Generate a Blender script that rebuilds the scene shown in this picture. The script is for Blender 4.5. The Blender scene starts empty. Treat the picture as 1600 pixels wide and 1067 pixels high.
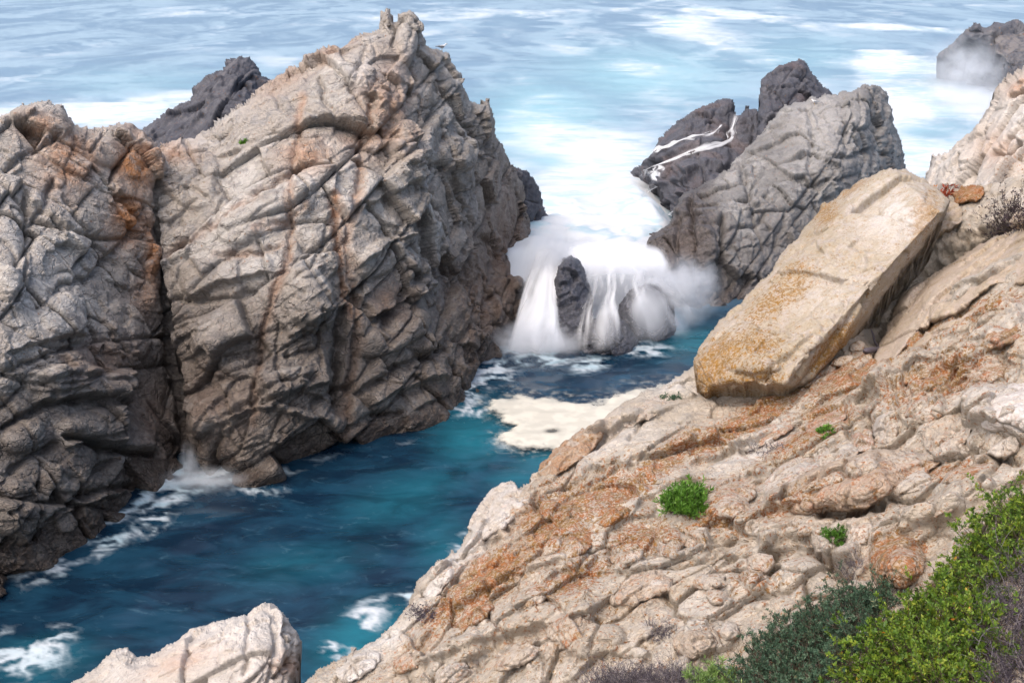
import bpy, math, random
import numpy as np
from mathutils import Vector, Matrix

random.seed(7)
RNG = np.random.default_rng(7)
sc = bpy.context.scene
COL = sc.collection

# ------------------------------------------------------------------ camera
W, H, F = 1600.0, 1067.0, 1716.0
CAMZ = 22.0
PITCH = math.radians(20.0)
cam_data = bpy.data.cameras.new('camera')
cam = bpy.data.objects.new('camera', cam_data)
COL.objects.link(cam)
cam.location = (0, 0, CAMZ)
cam.rotation_euler = (math.radians(90) - PITCH, 0, 0)
cam_data.sensor_width = 36.0
cam_data.lens = 36.0 * F / W
cam_data.clip_start = 0.1
cam_data.clip_end = 30000
sc.camera = cam

# ------------------------------------------------------------------ light
SUN_EL, SUN_AZ = math.radians(58), math.radians(-132)      # azimuth from +Y towards +X
world = bpy.data.worlds.new('World')
sc.world = world
world.use_nodes = True
wn = world.node_tree.nodes
wl = world.node_tree.links
for n in list(wn):
    wn.remove(n)
wo = wn.new('ShaderNodeOutputWorld')
bg = wn.new('ShaderNodeBackground')
sky = wn.new('ShaderNodeTexSky')
sky.sky_type = 'NISHITA'
sky.sun_disc = False
sky.sun_elevation = SUN_EL
sky.sun_rotation = SUN_AZ
sky.altitude = 0
sky.air_density = 1.0
sky.dust_density = 6.0
sky.ozone_density = 1.0
bg.inputs['Strength'].default_value = 0.15
wl.new(sky.outputs[0], bg.inputs['Color'])
wl.new(bg.outputs[0], wo.inputs['Surface'])
sd = bpy.data.lights.new('sun', 'SUN')
sd.energy = 0.5
sd.angle = math.radians(110)
sd.color = (1.0, 0.97, 0.93)
sun = bpy.data.objects.new('sun', sd)
COL.objects.link(sun)
sdir = Vector((math.sin(SUN_AZ) * math.cos(SUN_EL), math.cos(SUN_AZ) * math.cos(SUN_EL), math.sin(SUN_EL)))
sun.rotation_euler = sdir.to_track_quat('Z', 'Y').to_euler()
sun.location = (0, 0, 60)
sc.view_settings.view_transform = 'Standard'
sc.view_settings.look = 'None'
sc.view_settings.gamma = 1.0
sc.view_settings.use_curve_mapping = False
sc.view_settings.exposure = 0.95
sc.cycles.use_denoising = True
sc.cycles.max_bounces = 6
sc.cycles.transparent_max_bounces = 24
sc.cycles.volume_bounces = 3

# ------------------------------------------------------------------ pixel <-> place
ST, CT = math.sin(PITCH), math.cos(PITCH)


def ray(u, v):
    xc = (np.asarray(u, float) - W / 2) / F
    yc = -(np.asarray(v, float) - H / 2) / F
    return np.stack([xc, CT + yc * ST, -ST + yc * CT], -1)


def at_y(u, v, Y):
    d = ray(u, v)
    return np.array([0, 0, CAMZ]) + d * (np.asarray(Y, float) / d[..., 1])[..., None]


def at_z(u, v, Z):
    d = ray(u, v)
    return np.array([0, 0, CAMZ]) + d * ((np.asarray(Z, float) - CAMZ) / d[..., 2])[..., None]


def depth_y(u, v, Y):
    return Y / ray(u, v)[..., 1]


def depth_z(u, v, Z):
    return (Z - CAMZ) / ray(u, v)[..., 2]


# ------------------------------------------------------------------ noise
def _hash(ix, iy, iz, seed):
    h = (ix.astype(np.uint32) * np.uint32(374761393) + iy.astype(np.uint32) * np.uint32(668265263)
         + iz.astype(np.uint32) * np.uint32(2246822519) + np.uint32((seed * 3266489917) & 0xffffffff))
    h = (h ^ (h >> np.uint32(13))) * np.uint32(1274126177)
    h = (h ^ (h >> np.uint32(15))) * np.uint32(2246822519)
    return h ^ (h >> np.uint32(16))


def _chunks(fn, P, nout, size=60000):
    n = len(P)
    outs = None
    for a in range(0, n, size):
        r = fn(P[a:a + size])
        if not isinstance(r, tuple):
            r = (r,)
        if outs is None:
            outs = [np.empty((n,) + x.shape[1:], x.dtype) for x in r]
        for o, x in zip(outs, r):
            o[a:a + size] = x
    return outs[0] if nout == 1 else outs


def noise(P, seed=0):
    def f(Q):
        Q = Q.astype(np.float32)
        fl = np.floor(Q)
        I = fl.astype(np.int32).view(np.uint32) if False else fl.astype(np.int64).astype(np.uint32)
        fr = Q - fl
        w = fr * fr * fr * (fr * (fr * 6 - 15) + 10)
        tot = np.zeros(len(Q), np.float32)
        for dx in (0, 1):
            wx = w[:, 0] if dx else 1 - w[:, 0]
            for dy in (0, 1):
                wy = w[:, 1] if dy else 1 - w[:, 1]
                for dz in (0, 1):
                    wz = w[:, 2] if dz else 1 - w[:, 2]
                    h = _hash(I[:, 0] + np.uint32(dx), I[:, 1] + np.uint32(dy), I[:, 2] + np.uint32(dz), seed)
                    gx = (h & np.uint32(1023)).astype(np.float32) / 511.5 - 1
                    gy = ((h >> np.uint32(10)) & np.uint32(1023)).astype(np.float32) / 511.5 - 1
                    gz = ((h >> np.uint32(20)) & np.uint32(1023)).astype(np.float32) / 511.5 - 1
                    tot += wx * wy * wz * (gx * (fr[:, 0] - dx) + gy * (fr[:, 1] - dy) + gz * (fr[:, 2] - dz))
        return tot * 1.5
    return _chunks(f, P, 1)


def fbm(P, octaves=4, seed=0, lac=2.03, gain=0.5, ridged=False):
    t = np.zeros(len(P), np.float32)
    a = 1.0
    Q = np.asarray(P, np.float32)
    for o in range(octaves):
        n = noise(Q, seed + o * 17)
        if ridged:
            n = 1 - 2 * np.abs(n)
        t += a * n
        Q = Q * lac + 11.3
        a *= gain
    return t


def worley(P, seed=0, jit=0.92):
    """cell edge distance, id hash, offset to the centre"""
    def f(Q):
        Q = Q.astype(np.float32)
        fl = np.floor(Q)
        I = fl.astype(np.int64).astype(np.uint32)
        fr = Q - fl
        n = len(Q)
        d1 = np.full(n, 1e9, np.float32)
        d2 = np.full(n, 1e9, np.float32)
        r1 = np.zeros((n, 3), np.float32)
        r2 = np.zeros((n, 3), np.float32)
        idh = np.zeros(n, np.uint32)
        for dx in (-1, 0, 1):
            for dy in (-1, 0, 1):
                for dz in (-1, 0, 1):
                    h = _hash(I[:, 0] + np.uint32(dx & 0xffffffff), I[:, 1] + np.uint32(dy & 0xffffffff), I[:, 2] + np.uint32(dz & 0xffffffff), seed)
                    r = np.empty((n, 3), np.float32)
                    r[:, 0] = dx + 0.5 + jit * ((h & np.uint32(1023)).astype(np.float32) / 1023 - .5) - fr[:, 0]
                    r[:, 1] = dy + 0.5 + jit * (((h >> np.uint32(10)) & np.uint32(1023)).astype(np.float32) / 1023 - .5) - fr[:, 1]
                    r[:, 2] = dz + 0.5 + jit * (((h >> np.uint32(20)) & np.uint32(1023)).astype(np.float32) / 1023 - .5) - fr[:, 2]
                    d = (r * r).sum(1)
                    c1 = d < d1
                    c2 = (~c1) & (d < d2)
                    d2[c2] = d[c2]
                    r2[c2] = r[c2]
                    d2[c1] = d1[c1]
                    r2[c1] = r1[c1]
                    d1[c1] = d[c1]
                    r1[c1] = r[c1]
                    idh[c1] = h[c1]
        dif = r2 - r1
        L = np.sqrt((dif * dif).sum(1)) + 1e-6
        e = (0.5 * (r1 + r2) * dif).sum(1) / L
        return e, idh, r1
    return _chunks(f, P, 3)


def bounds1(x, seed, salt):
    """irregular 1-d partition: index, signed offset from the middle, distance to the nearest boundary"""
    def j(k):
        kk = k.astype(np.int64).astype(np.uint32)
        return ((_hash(kk, kk * np.uint32(7) + salt, salt, seed) & np.uint32(65535)).astype(np.float32) / 65535 - .5) * .75
    k = np.floor(x)
    b0 = k + j(k)
    k = np.where(x < b0, k - 1, k)
    k = np.where(x >= (k + 1) + j(k + 1), k + 1, k)
    lo = k + j(k)
    hi = k + 1 + j(k + 1)
    return k, x - .5 * (lo + hi), np.minimum(x - lo, hi - x)


def joints(Q, size, seed):
    """three sets of joint planes, the courses staggered: edge distance (m), id, offset from the block middle (m)"""
    n = len(Q)
    z0 = np.zeros(n, np.uint32)
    kb, rb, eb = bounds1(Q[:, 1], seed, z0)
    s1 = kb.astype(np.int64).astype(np.uint32)
    off = (_hash(s1, s1, z0, seed + 5) & np.uint32(1023)).astype(np.float32) / 1023
    kc, rc, ec = bounds1(Q[:, 2] + off, seed + 1, s1)
    s2 = _hash(s1, kc.astype(np.int64).astype(np.uint32), z0, seed + 9)
    off2 = (s2 & np.uint32(1023)).astype(np.float32) / 1023
    ka, ra, ea = bounds1(Q[:, 0] + off2, seed + 2, s2)
    h = _hash(s2, ka.astype(np.int64).astype(np.uint32), z0, seed + 13)
    e = np.minimum(np.minimum(ea * size[0], eb * size[1]), ec * size[2])
    return e, h, np.stack([ra, rb, rc], 1) * size


def rnd(h, k):
    x = _hash(h, h >> np.uint32(7), h << np.uint32(3), 91 + k)
    return (x & np.uint32(65535)).astype(np.float32) / 65535.0


def sstep(a, b, x):
    t = np.clip((x - a) / (b - a), 0, 1)
    return t * t * (3 - 2 * t)


# ------------------------------------------------------------------ 2-d helpers in photograph space
def inside(poly, u, v):
    c = np.zeros(u.shape, bool)
    n = len(poly)
    j = n - 1
    for i in range(n):
        xi, yi = poly[i]
        xj, yj = poly[j]
        if yi != yj:
            c ^= ((yi > v) != (yj > v)) & (u < (xj - xi) * (v - yi) / (yj - yi) + xi)
        j = i
    return c


def seg_dist(line, u, v):
    """distance to a polyline, arc parameter (0..1) and signed side"""
    best = np.full(u.shape, 1e9)
    par = np.zeros(u.shape)
    side = np.zeros(u.shape)
    L = [math.hypot(line[i + 1][0] - line[i][0], line[i + 1][1] - line[i][1]) for i in range(len(line) - 1)]
    tot = sum(L)
    acc = 0
    for i in range(len(line) - 1):
        ax, ay = line[i]
        bx, by = line[i + 1]
        dx, dy = bx - ax, by - ay
        t = np.clip(((u - ax) * dx + (v - ay) * dy) / (L[i] ** 2 + 1e-9), 0, 1)
        d = np.hypot(u - ax - t * dx, v - ay - t * dy)
        m = d < best
        best = np.where(m, d, best)
        par = np.where(m, (acc + t * L[i]) / tot, par)
        side = np.where(m, np.sign((u - ax) * dy - (v - ay) * dx), side)
        acc += L[i]
    return best, par, side


def tps(ctrl):
    """thin plate spline through (u, v, inverse depth): planes in space are exact"""
    c = np.array(ctrl, float)
    xy = c[:, :2] / 500.0
    n = len(c)
    d = np.linalg.norm(xy[:, None] - xy[None], axis=2)
    K = np.where(d > 0, d * d * np.log(d + 1e-12), 0) + np.eye(n) * 2e-3
    Pm = np.hstack([np.ones((n, 1)), xy])
    A = np.zeros((n + 3, n + 3))
    A[:n, :n] = K
    A[:n, n:] = Pm
    A[n:, :n] = Pm.T
    s = np.linalg.solve(A, np.concatenate([1.0 / c[:, 2], np.zeros(3)]))

    def f(u, v):
        x = u / 500.0
        y = v / 500.0
        r = s[n] + s[n + 1] * x + s[n + 2] * y
        for i in range(n):
            q = (x - xy[i, 0]) ** 2 + (y - xy[i, 1]) ** 2
            r = r + s[i] * 0.5 * q * np.log(q + 1e-12)
        return 1.0 / np.maximum(r, 1e-4)
    return f


def ctrl_points(lst):
    out = []
    for u, v, k, val in lst:
        out.append((u, v, float(depth_y(u, v, val) if k == 'y' else depth_z(u, v, val))))
    return out


# ------------------------------------------------------------------ mesh helpers
def tag(o, label=None, cat=None, group=None, kind=None):
    if label:
        o['label'] = label
    if cat:
        o['category'] = cat
    if group:
        o['group'] = group
    if kind:
        o['kind'] = kind
    return o


def empty(name, loc):
    o = bpy.data.objects.new(name, None)
    COL.objects.link(o)
    o.location = loc
    o.empty_display_size = 0.3
    return o


def mesh_from(name, V, Fq, attrs=None, mat=None, smooth=True, parent=None, origin=None):
    V = np.asarray(V, np.float32)
    Fq = np.asarray(Fq, np.int32)
    if origin is not None:
        V = V - np.asarray(origin, np.float32)
    me = bpy.data.meshes.new(name)
    k = Fq.shape[1]
    me.vertices.add(len(V))
    me.vertices.foreach_set('co', V.ravel())
    me.loops.add(Fq.size)
    me.loops.foreach_set('vertex_index', Fq.ravel())
    me.polygons.add(len(Fq))
    me.polygons.foreach_set('loop_start', np.arange(0, Fq.size, k, dtype=np.int32))
    try:
        me.polygons.foreach_set('loop_total', np.full(len(Fq), k, np.int32))
    except Exception:
        pass
    if smooth:
        me.polygons.foreach_set('use_smooth', np.ones(len(Fq), bool))
    for nm, arr in (attrs or {}).items():
        a = me.attributes.new(nm, 'FLOAT', 'POINT')
        a.data.foreach_set('value', np.asarray(arr, np.float32))
    me.update(calc_edges=True)
    me.validate()
    if mat:
        me.materials.append(mat)
    o = bpy.data.objects.new(name, me)
    COL.objects.link(o)
    if parent is not None:
        o.parent = parent
    if origin is not None and parent is None:
        o.location = origin
    return o


# ------------------------------------------------------------------ node helpers
class NT:
    def __init__(self, name):
        self.m = bpy.data.materials.new(name)
        self.m.use_nodes = True
        self.t = self.m.node_tree
        for n in list(self.t.nodes):
            self.t.nodes.remove(n)
        self.out = self.t.nodes.new('ShaderNodeOutputMaterial')
        self._pos = None

    def n(self, typ, **kw):
        nd = self.t.nodes.new(typ)
        for k, v in kw.items():
            setattr(nd, k, v)
        return nd

    def link(self, a, b):
        self.t.links.new(a, b)

    def setin(self, nd, key, v):
        s = nd.inputs[key]
        if hasattr(v, 'is_linked') or isinstance(v, bpy.types.NodeSocket):
            self.link(v, s)
        else:
            s.default_value = v

    def pos(self):
        if self._pos is None:
            self._pos = self.n('ShaderNodeNewGeometry').outputs['Position']
        return self._pos

    def attr(self, nm):
        a = self.n('ShaderNodeAttribute')
        a.attribute_name = nm
        return a.outputs['Fac']

    def math(self, op, a, b=None, c=None, clamp=False):
        m = self.n('ShaderNodeMath', operation=op)
        m.use_clamp = clamp
        self.setin(m, 0, a)
        if b is not None:
            self.setin(m, 1, b)
        if c is not None:
            self.setin(m, 2, c)
        return m.outputs[0]

    def noise(self, scale, detail=3, rough=0.55, vec=None, dist=0.0, out='Fac'):
        t = self.n('ShaderNodeTexNoise')
        self.link(vec if vec is not None else self.pos(), t.inputs['Vector'])
        t.inputs['Scale'].default_value = scale
        t.inputs['Detail'].default_value = detail
        t.inputs['Roughness'].default_value = rough
        t.inputs['Distortion'].default_value = dist
        return t.outputs[out]

    def mapping(self, scale, rot=(0, 0, 0), vec=None):
        m = self.n('ShaderNodeMapping')
        self.link(vec if vec is not None else self.pos(), m.inputs['Vector'])
        m.inputs['Scale'].default_value = scale
        m.inputs['Rotation'].default_value = rot
        return m.outputs[0]

    def ramp(self, x, lo, hi, a=0.0, b=1.0):
        m = self.n('ShaderNodeMapRange')
        m.interpolation_type = 'SMOOTHSTEP'
        self.setin(m, 'Value', x)
        m.inputs['From Min'].default_value = lo
        m.inputs['From Max'].default_value = hi
        m.inputs['To Min'].default_value = a
        m.inputs['To Max'].default_value = b
        return m.outputs[0]

    def mix(self, f, a, b):
        m = self.n('ShaderNodeMix', data_type='RGBA')
        self.setin(m, 0, f)
        for key, v in ((6, a), (7, b)):
            if isinstance(v, tuple):
                m.inputs[key].default_value = (*v[:3], 1)
            else:
                self.link(v, m.inputs[key])
        return m.outputs[2]

    def mul(self, col, fac):
        m = self.n('ShaderNodeMix', data_type='RGBA', blend_type='MULTIPLY')
        m.inputs[0].default_value = 1
        self.link(col, m.inputs[6])
        c = self.n('ShaderNodeCombineColor')
        for i in range(3):
            self.setin(c, i, fac)
        self.link(c.outputs[0], m.inputs[7])
        return m.outputs[2]


def rock_material(name, c1, c2, c3, rust=(0.37, 0.17, 0.072), lich=(0.26, 0.082, 0.009), lich2=(0.20, 0.098, 0.014),
                  scale=1.0, bump=0.5, wetcol=(0.046, 0.034, 0.027), speck=0.0, fine=1.0, ang=28):
    t = NT(name)
    n1 = t.noise(0.35 * scale, 5, 0.6)
    n2 = t.noise(1.7 * scale, 5, 0.62)
    n3 = t.noise(9.0 * scale, 4, 0.6)
    n4 = t.noise(38.0 * scale, 3, 0.7)
    tint = t.attr('tint')
    col = t.mix(t.ramp(t.math('ADD', n1, t.math('MULTIPLY', tint, 0.25)), 0.42, 0.72), c1, c2)
    col = t.mix(t.ramp(n2, 0.45, 0.68), col, c3)
    rn = t.math('MULTIPLY', t.attr('rust'), t.ramp(t.math('ADD', n2, t.math('MULTIPLY', n3, 0.5)), 0.50, 0.85, 0.35, 1.0), clamp=True)
    col = t.mix(rn, col, rust)
    # lichen: small crusts whose coverage follows the attribute
    ln = t.math('ADD', t.noise(5.5 * scale, 5, 0.72, dist=0.4), t.math('MULTIPLY', t.noise(24 * scale, 2, 0.6), 0.35))
    thr = t.math('SUBTRACT', 0.79, t.math('MULTIPLY', t.attr('lich'), 0.27))
    lm = t.math('MULTIPLY', t.math('SUBTRACT', ln, thr), 9.0, clamp=True)
    col = t.mix(t.math('MULTIPLY', t.math('MULTIPLY', lm, 0.92), t.ramp(t.noise(11 * scale, 3, .7), .38, .54, .25, 1.0)), col, t.mix(t.ramp(t.noise(2.3 * scale, 2), .4, .6), lich, lich2))
    pm = t.math('MULTIPLY', t.attr('pale'), t.ramp(n2, 0.35, 0.6, 0.35, 1.0), clamp=True)
    col = t.mix(pm, col, (0.62, 0.60, 0.58))
    n5 = t.noise(95.0 * scale, 2, 0.7)
    v = t.math('ADD', 0.30 - speck * .5, t.math('ADD', t.math('ADD', t.math('MULTIPLY', n3, 0.5), t.math('MULTIPLY', n4, 0.55 + speck)), t.math('MULTIPLY', n5, 0.35)))
    col = t.mul(col, v)
    wet = t.math('MULTIPLY', t.attr('wet'), t.ramp(n2, 0.2, 0.6, 0.75, 1.0), clamp=True)  # the wet mask also holds shade painted on the stack's seaward flank
    col = t.mix(wet, col, t.mix(t.ramp(n3, .4, .65), wetcol, tuple(min(1, x * 2.1) for x in wetcol)))
    b = t.n('ShaderNodeBsdfPrincipled')
    t.link(col, b.inputs['Base Color'])
    t.setin(b, 'Roughness', t.math('SUBTRACT', 0.9, t.math('MULTIPLY', wet, 0.42)))
    b.inputs['Specular IOR Level'].default_value = 0.35
    wv = t.n('ShaderNodeVectorMath', operation='MULTIPLY_ADD')
    t.link(t.noise(1.1 * scale, 3, .6, out='Color'), wv.inputs[0])
    wv.inputs[1].default_value = (.9 / scale,) * 3
    t.link(t.pos(), wv.inputs[2])
    cm = t.mapping((.62, .8, 1.25), (0, math.radians(ang), 0), vec=wv.outputs[0])
    ch = None
    for sc_, dp, wd, ms in ((1.5, .10, .05, 1.1), (4.6, .045, .065, 2.3)):
        vo = t.n('ShaderNodeTexVoronoi', feature='DISTANCE_TO_EDGE')
        t.link(cm, vo.inputs['Vector'])
        vo.inputs['Scale'].default_value = sc_ * scale
        vo.inputs['Randomness'].default_value = 1.0
        hgt = t.ramp(vo.outputs['Distance'], 0, wd, -1, 0)
        hgt = t.math('MULTIPLY', hgt, t.ramp(t.noise(ms * .6 * scale, 2), .40, .60, .05, dp * fine / scale))
        ch = hgt if ch is None else t.math('ADD', ch, hgt)
    bh = t.math('ADD', t.math('MULTIPLY', n3, 0.13 / scale), t.math('MULTIPLY', n4, 0.035 / scale))
    bh = t.math('ADD', bh, ch)
    bp = t.n('ShaderNodeBump')
    bp.inputs['Strength'].default_value = bump
    bp.inputs['Distance'].default_value = 1.0
    t.link(bh, bp.inputs['Height'])
    t.link(bp.outputs[0], b.inputs['Normal'])
    t.link(b.outputs[0], t.out.inputs[0])
    return t.m


M = {}
M['stack'] = rock_material('stack_rock', (0.365, 0.327, 0.288), (0.48, 0.452, 0.42), (0.275, 0.26, 0.248), scale=0.8, bump=.8)
M['dark'] = rock_material('dark_rock', (0.070, 0.071, 0.084), (0.112, 0.110, 0.122), (0.048, 0.051, 0.066), scale=0.8, wetcol=(0.045, 0.046, 0.056))
M['outcrop'] = rock_material('grey_rock', (0.185, 0.178, 0.172), (0.265, 0.258, 0.25), (0.13, 0.127, 0.126), scale=0.7, wetcol=(0.045, 0.038, 0.036))
M['far'] = rock_material('far_rock', (0.105, 0.108, 0.122), (0.165, 0.155, 0.155), (0.075, 0.078, 0.095), scale=0.5)
M['hill'] = rock_material('hill_rock', (0.38, 0.325, 0.26), (0.455, 0.405, 0.345), (0.32, 0.29, 0.25), rust=(0.32, 0.18, 0.095), scale=3.2, bump=0.6, speck=0.2, fine=.8)
M['slab'] = rock_material('slab_rock', (0.335, 0.28, 0.205), (0.385, 0.333, 0.27), (0.365, 0.313, 0.27), rust=(0.32, 0.18, 0.095), lich=(0.26, 0.125, 0.012), scale=3.2, bump=0.45, speck=0.25, fine=.8)
M['white'] = rock_material('white_rock', (0.42, 0.375, 0.33), (0.48, 0.445, 0.41), (0.36, 0.325, 0.29), scale=2.4, bump=0.45, fine=.8)


# ------------------------------------------------------------------ the rock builder
def frame_from(a_dir, b_hint=(0, 0, 1)):
    a = np.array(a_dir, float)
    a /= np.linalg.norm(a)
    b = np.array(b_hint, float)
    b = b - a * (a @ b)
    b /= np.linalg.norm(b)
    c = np.cross(a, b)
    return np.stack([a, b, c], 1)      # columns: long axis, short axis, across


ROCKS = {}


def build_rock(name, free, close, ctrl, step, mat, levels, frame, rim=(30, 1.5), skirt=(4.0, 4.0), rough=0.04,
               strokes=(), bumps=(), masks=None, edge=(4, 18), seed=1, warp=0.2, origin=None, split=0,
               label=None, cat=None, kind=None, piece='block', keep_min=120, group=None, scarps=(), wrinkle=.05, blur=0.6, planes=None, lean=.5, calm=None, crk_k=1.05, rim_calm=14, parent=None):
    """free: visible silhouette, close: the rest of the outline; ctrl: where the surface stands; levels: jointing of
    the rock from large blocks to small ones (size triple along the frame, block relief, rounding, joint depth)"""
    poly = list(free) + list(close)
    pu = np.array([p[0] for p in poly])
    pv = np.array([p[1] for p in poly])
    def axis_(lo, hi, a, b):
        x = [np.arange(max(lo, a), min(hi, b), step)]
        if lo < a:
            x.insert(0, np.arange(lo, a, step * 6))
        if hi > b:
            x.append(np.arange(max(lo, b), hi, step * 6))
        return np.concatenate(x)
    us = axis_(pu.min() - 8, pu.max() + 8, -70, 1670)
    vs = axis_(pv.min() - 8, pv.max() + 8, -30, 1110)
    U, V = np.meshgrid(us, vs)
    q = np.stack([U.ravel(), V.ravel(), np.full(U.size, seed * 3.1)], 1)
    wu = edge[0] * fbm(q / [edge[1], edge[1], 1], 2, seed + 3).reshape(U.shape)
    wv = edge[0] * fbm(q / [edge[1], edge[1], 1], 2, seed + 5).reshape(U.shape)
    ins = inside(poly, U + wu, V + wv)
    f = planes if planes else tps(ctrl_points(ctrl))
    D = f(U, V)
    dfree, _, _ = seg_dist(free, U + wu, V + wv)
    t = np.clip(dfree / rim[0], 0, 1)
    D = D + rim[1] * (1 - np.sqrt(np.clip(1 - (1 - t) ** 2, 0, 1)))
    P = np.array([0, 0, CAMZ]) + ray(U, V) * D[..., None]
    du = np.gradient(P, axis=1)
    dv = np.gradient(P, axis=0)
    N = np.cross(dv, du)
    N /= np.linalg.norm(N, axis=2, keepdims=True) + 1e-9
    # outward normal faces the camera
    s = np.sign((N * (np.array([0, 0, CAMZ]) - P)).sum(2))
    N *= np.where(s == 0, 1, s)[..., None]
    idx = -np.ones(U.shape, np.int64)
    idx[ins] = np.arange(ins.sum())
    p = P[ins]
    nn = N[ins]
    u = U[ins]
    v = V[ins]
    n = len(p)
    disp = np.zeros(n, np.float32)
    # sculpted bulges and joints
    for (cu, cv, ru, rv, ang, h) in bumps:
        a = math.radians(ang)
        x = ((u - cu) * math.cos(a) - (v - cv) * math.sin(a)) / ru
        y = ((u - cu) * math.sin(a) + (v - cv) * math.cos(a)) / rv
        r = x * x + y * y
        disp += h * np.sqrt(np.clip(1 - r, 0, 1)) * sstep(0, .25, 1 - r) if abs(h) > 0 else 0
    wob = 5.0 * fbm(np.stack([u / 22, v / 22, np.full(n, 7.0)], 1), 3, seed + 41)
    wob2 = 5.0 * fbm(np.stack([u / 22, v / 22, np.full(n, 17.0)], 1), 3, seed + 43)
    rust = np.zeros(n, np.float32)
    for st in strokes:
        line, w, dep = st[0], st[1], st[2]
        ru = st[3] if len(st) > 3 else 0
        d, par, side = seg_dist(line, u + wob, v + wob2)
        k = np.exp(-(d / w) ** 1.5) * sstep(0, .08, par) * sstep(0, .08, 1 - par) if len(st) < 5 else np.exp(-(d / w) ** 1.5)
        disp -= dep * k
        if ru:
            rust = np.maximum(rust, ru * np.exp(-(d / (w * 1.5)) ** 2))
    for line, h, fall in scarps:      # ledges: the left-hand side of the line stands proud, dying out over `fall` px
        d, par, side = seg_dist(line, u + wob, v + wob2)
        e = sstep(0, .1, par) * sstep(0, .1, 1 - par)
        sd_ = d * side
        disp += h * e * sstep(-2, 3, sd_) * np.exp(-np.clip(sd_, 0, None) / fall)
    # jointing
    q = p @ frame
    ids = None
    tint = np.zeros(n, np.float32)
    cracks = np.zeros(n, np.float32)
    cal = calm(u, v) if calm is not None else 1.0
    brk = sstep(-.15, .45, fbm(p / (np.array(levels[0][1]).mean() * .9), 2, seed + 77))
    for li, (typ, size, amp, slope, pil, bev, crk, cw, bk) in enumerate(levels):
        size = np.array(size, float)
        wsc = size.mean() * 1.5
        wv3 = np.stack([fbm(p / wsc, 2, seed + 100 + li * 7 + k * 31) for k in range(3)], 1) * (warp if typ == 'V' else warp * .45) * size
        if typ == 'V':
            e, h, r = worley((q + wv3) / size, seed + 200 + li)
            e = e * size[1]
            r = r * size
        else:
            e, h, r = joints((q + wv3) / size, size, seed + 200 + li)
        tilt = np.stack([rnd(h, 1), rnd(h, 2), rnd(h, 3)], 1) * 2 - 1
        crmod = (.3, .10, 0, 0)[li] + (.7, .9, 1, 1)[li] * sstep((-.2, -.05, .05, .05)[li], .4, noise(p / (wsc * (1.2 if li < 2 else 2.5)), seed + 300 + li))
        dd = amp * (rnd(h, 4) - .5) + slope * (tilt * r).sum(1)
        dd += pil * (1 - (1 - np.clip(e / bev, 0, 1)) ** 2)
        bf = (1 - bk) + bk * brk
        foot = np.linalg.norm(p - [0, 0, CAMZ], axis=1) / F * step
        cwp = np.maximum(cw, foot * .8)
        cracks += (crk * crmod * bf * np.minimum(1, cw / cwp + .35) * np.exp(-(np.clip(e, 0, None) / cwp) ** 1.3)).astype(np.float32)
        dd *= bf
        if calm is not None and li:
            dd *= cal
        disp += dd.astype(np.float32)
        tint += (rnd(h, 6) - .5) * (1.0 if li == 0 else 0.6)
        if li == 0:
            ids = h
    # weathering wrinkles along the grain
    S0 = np.array(levels[0][1])
    fine0 = wrinkle * (.35 + .65 * brk) * fbm(q / (S0 * [.30, .13, .22]), 4, seed + 350, ridged=True, gain=.55)
    # soften the steps a little so that no facet is a single stretched quad
    if blur > 0:
        kr = int(math.ceil(blur * 2.5))
        ker = np.exp(-.5 * (np.arange(-kr, kr + 1) / blur) ** 2)
        ker /= ker.sum()
        G = np.zeros(U.shape)
        G[ins] = disp
        Wt = ins.astype(float)
        for ax in (0, 1):
            G = sum(w * np.roll(G, k - kr, ax) for k, w in enumerate(ker))
            Wt = sum(w * np.roll(Wt, k - kr, ax) for k, w in enumerate(ker))
        disp = (G / np.maximum(Wt, 1e-6))[ins].astype(np.float32)
        fine = rough * fbm(p / (rough * 14), 4, seed + 400, gain=.55)
        disp = disp + fine0
        tame = .25 + .75 * sstep(0, rim_calm, dfree[ins])
        disp = (disp - disp.mean()) * tame + disp.mean()
        cracks *= tame
        disp = disp - disp.mean() - .25 * disp.std() + fine - cracks * crk_k * (.3 + .7 * cal)
    vw_ = np.array([0, 0, CAMZ]) - p
    vw_ /= np.linalg.norm(vw_, axis=1, keepdims=True)
    dr_ = nn * (1 - lean) + vw_ * lean          # ledges and blocks stand out towards the open side
    dr_ /= np.linalg.norm(dr_, axis=1, keepdims=True)
    pd = p + dr_ * disp[:, None]
    # attributes
    A = {'rust': rust, 'tint': tint, 'wet': np.zeros(n, np.float32), 'pale': np.zeros(n, np.float32), 'lich': np.zeros(n, np.float32)}
    if masks:
        masks(A, pd, u, v, seed)
    # faces
    a = idx[:-1, :-1]
    b = idx[:-1, 1:]
    c = idx[1:, 1:]
    d = idx[1:, :-1]
    ok = (a >= 0) & (b >= 0) & (c >= 0) & (d >= 0)
    Fq = np.stack([a[ok], d[ok], c[ok], b[ok]], 1)
    # boundary -> skirt that carries the rock back and down
    E = np.concatenate([Fq[:, [0, 1]], Fq[:, [1, 2]], Fq[:, [2, 3]], Fq[:, [3, 0]]])
    key = np.sort(E, 1)
    key = key[:, 0] * n + key[:, 1]
    _, inv, cnt = np.unique(key, return_inverse=True, return_counts=True)
    BE = E[cnt[inv] == 1]
    bv = np.unique(BE)
    lut = -np.ones(n, np.int64)
    lut[bv] = np.arange(len(bv))
    K = 7
    allV = [pd]
    allF = [Fq]
    hd = p[bv] - np.array([0, 0, CAMZ])
    hd /= np.linalg.norm(hd, axis=1, keepdims=True)
    cx = p.mean(0)
    prev = bv
    off = n
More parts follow.
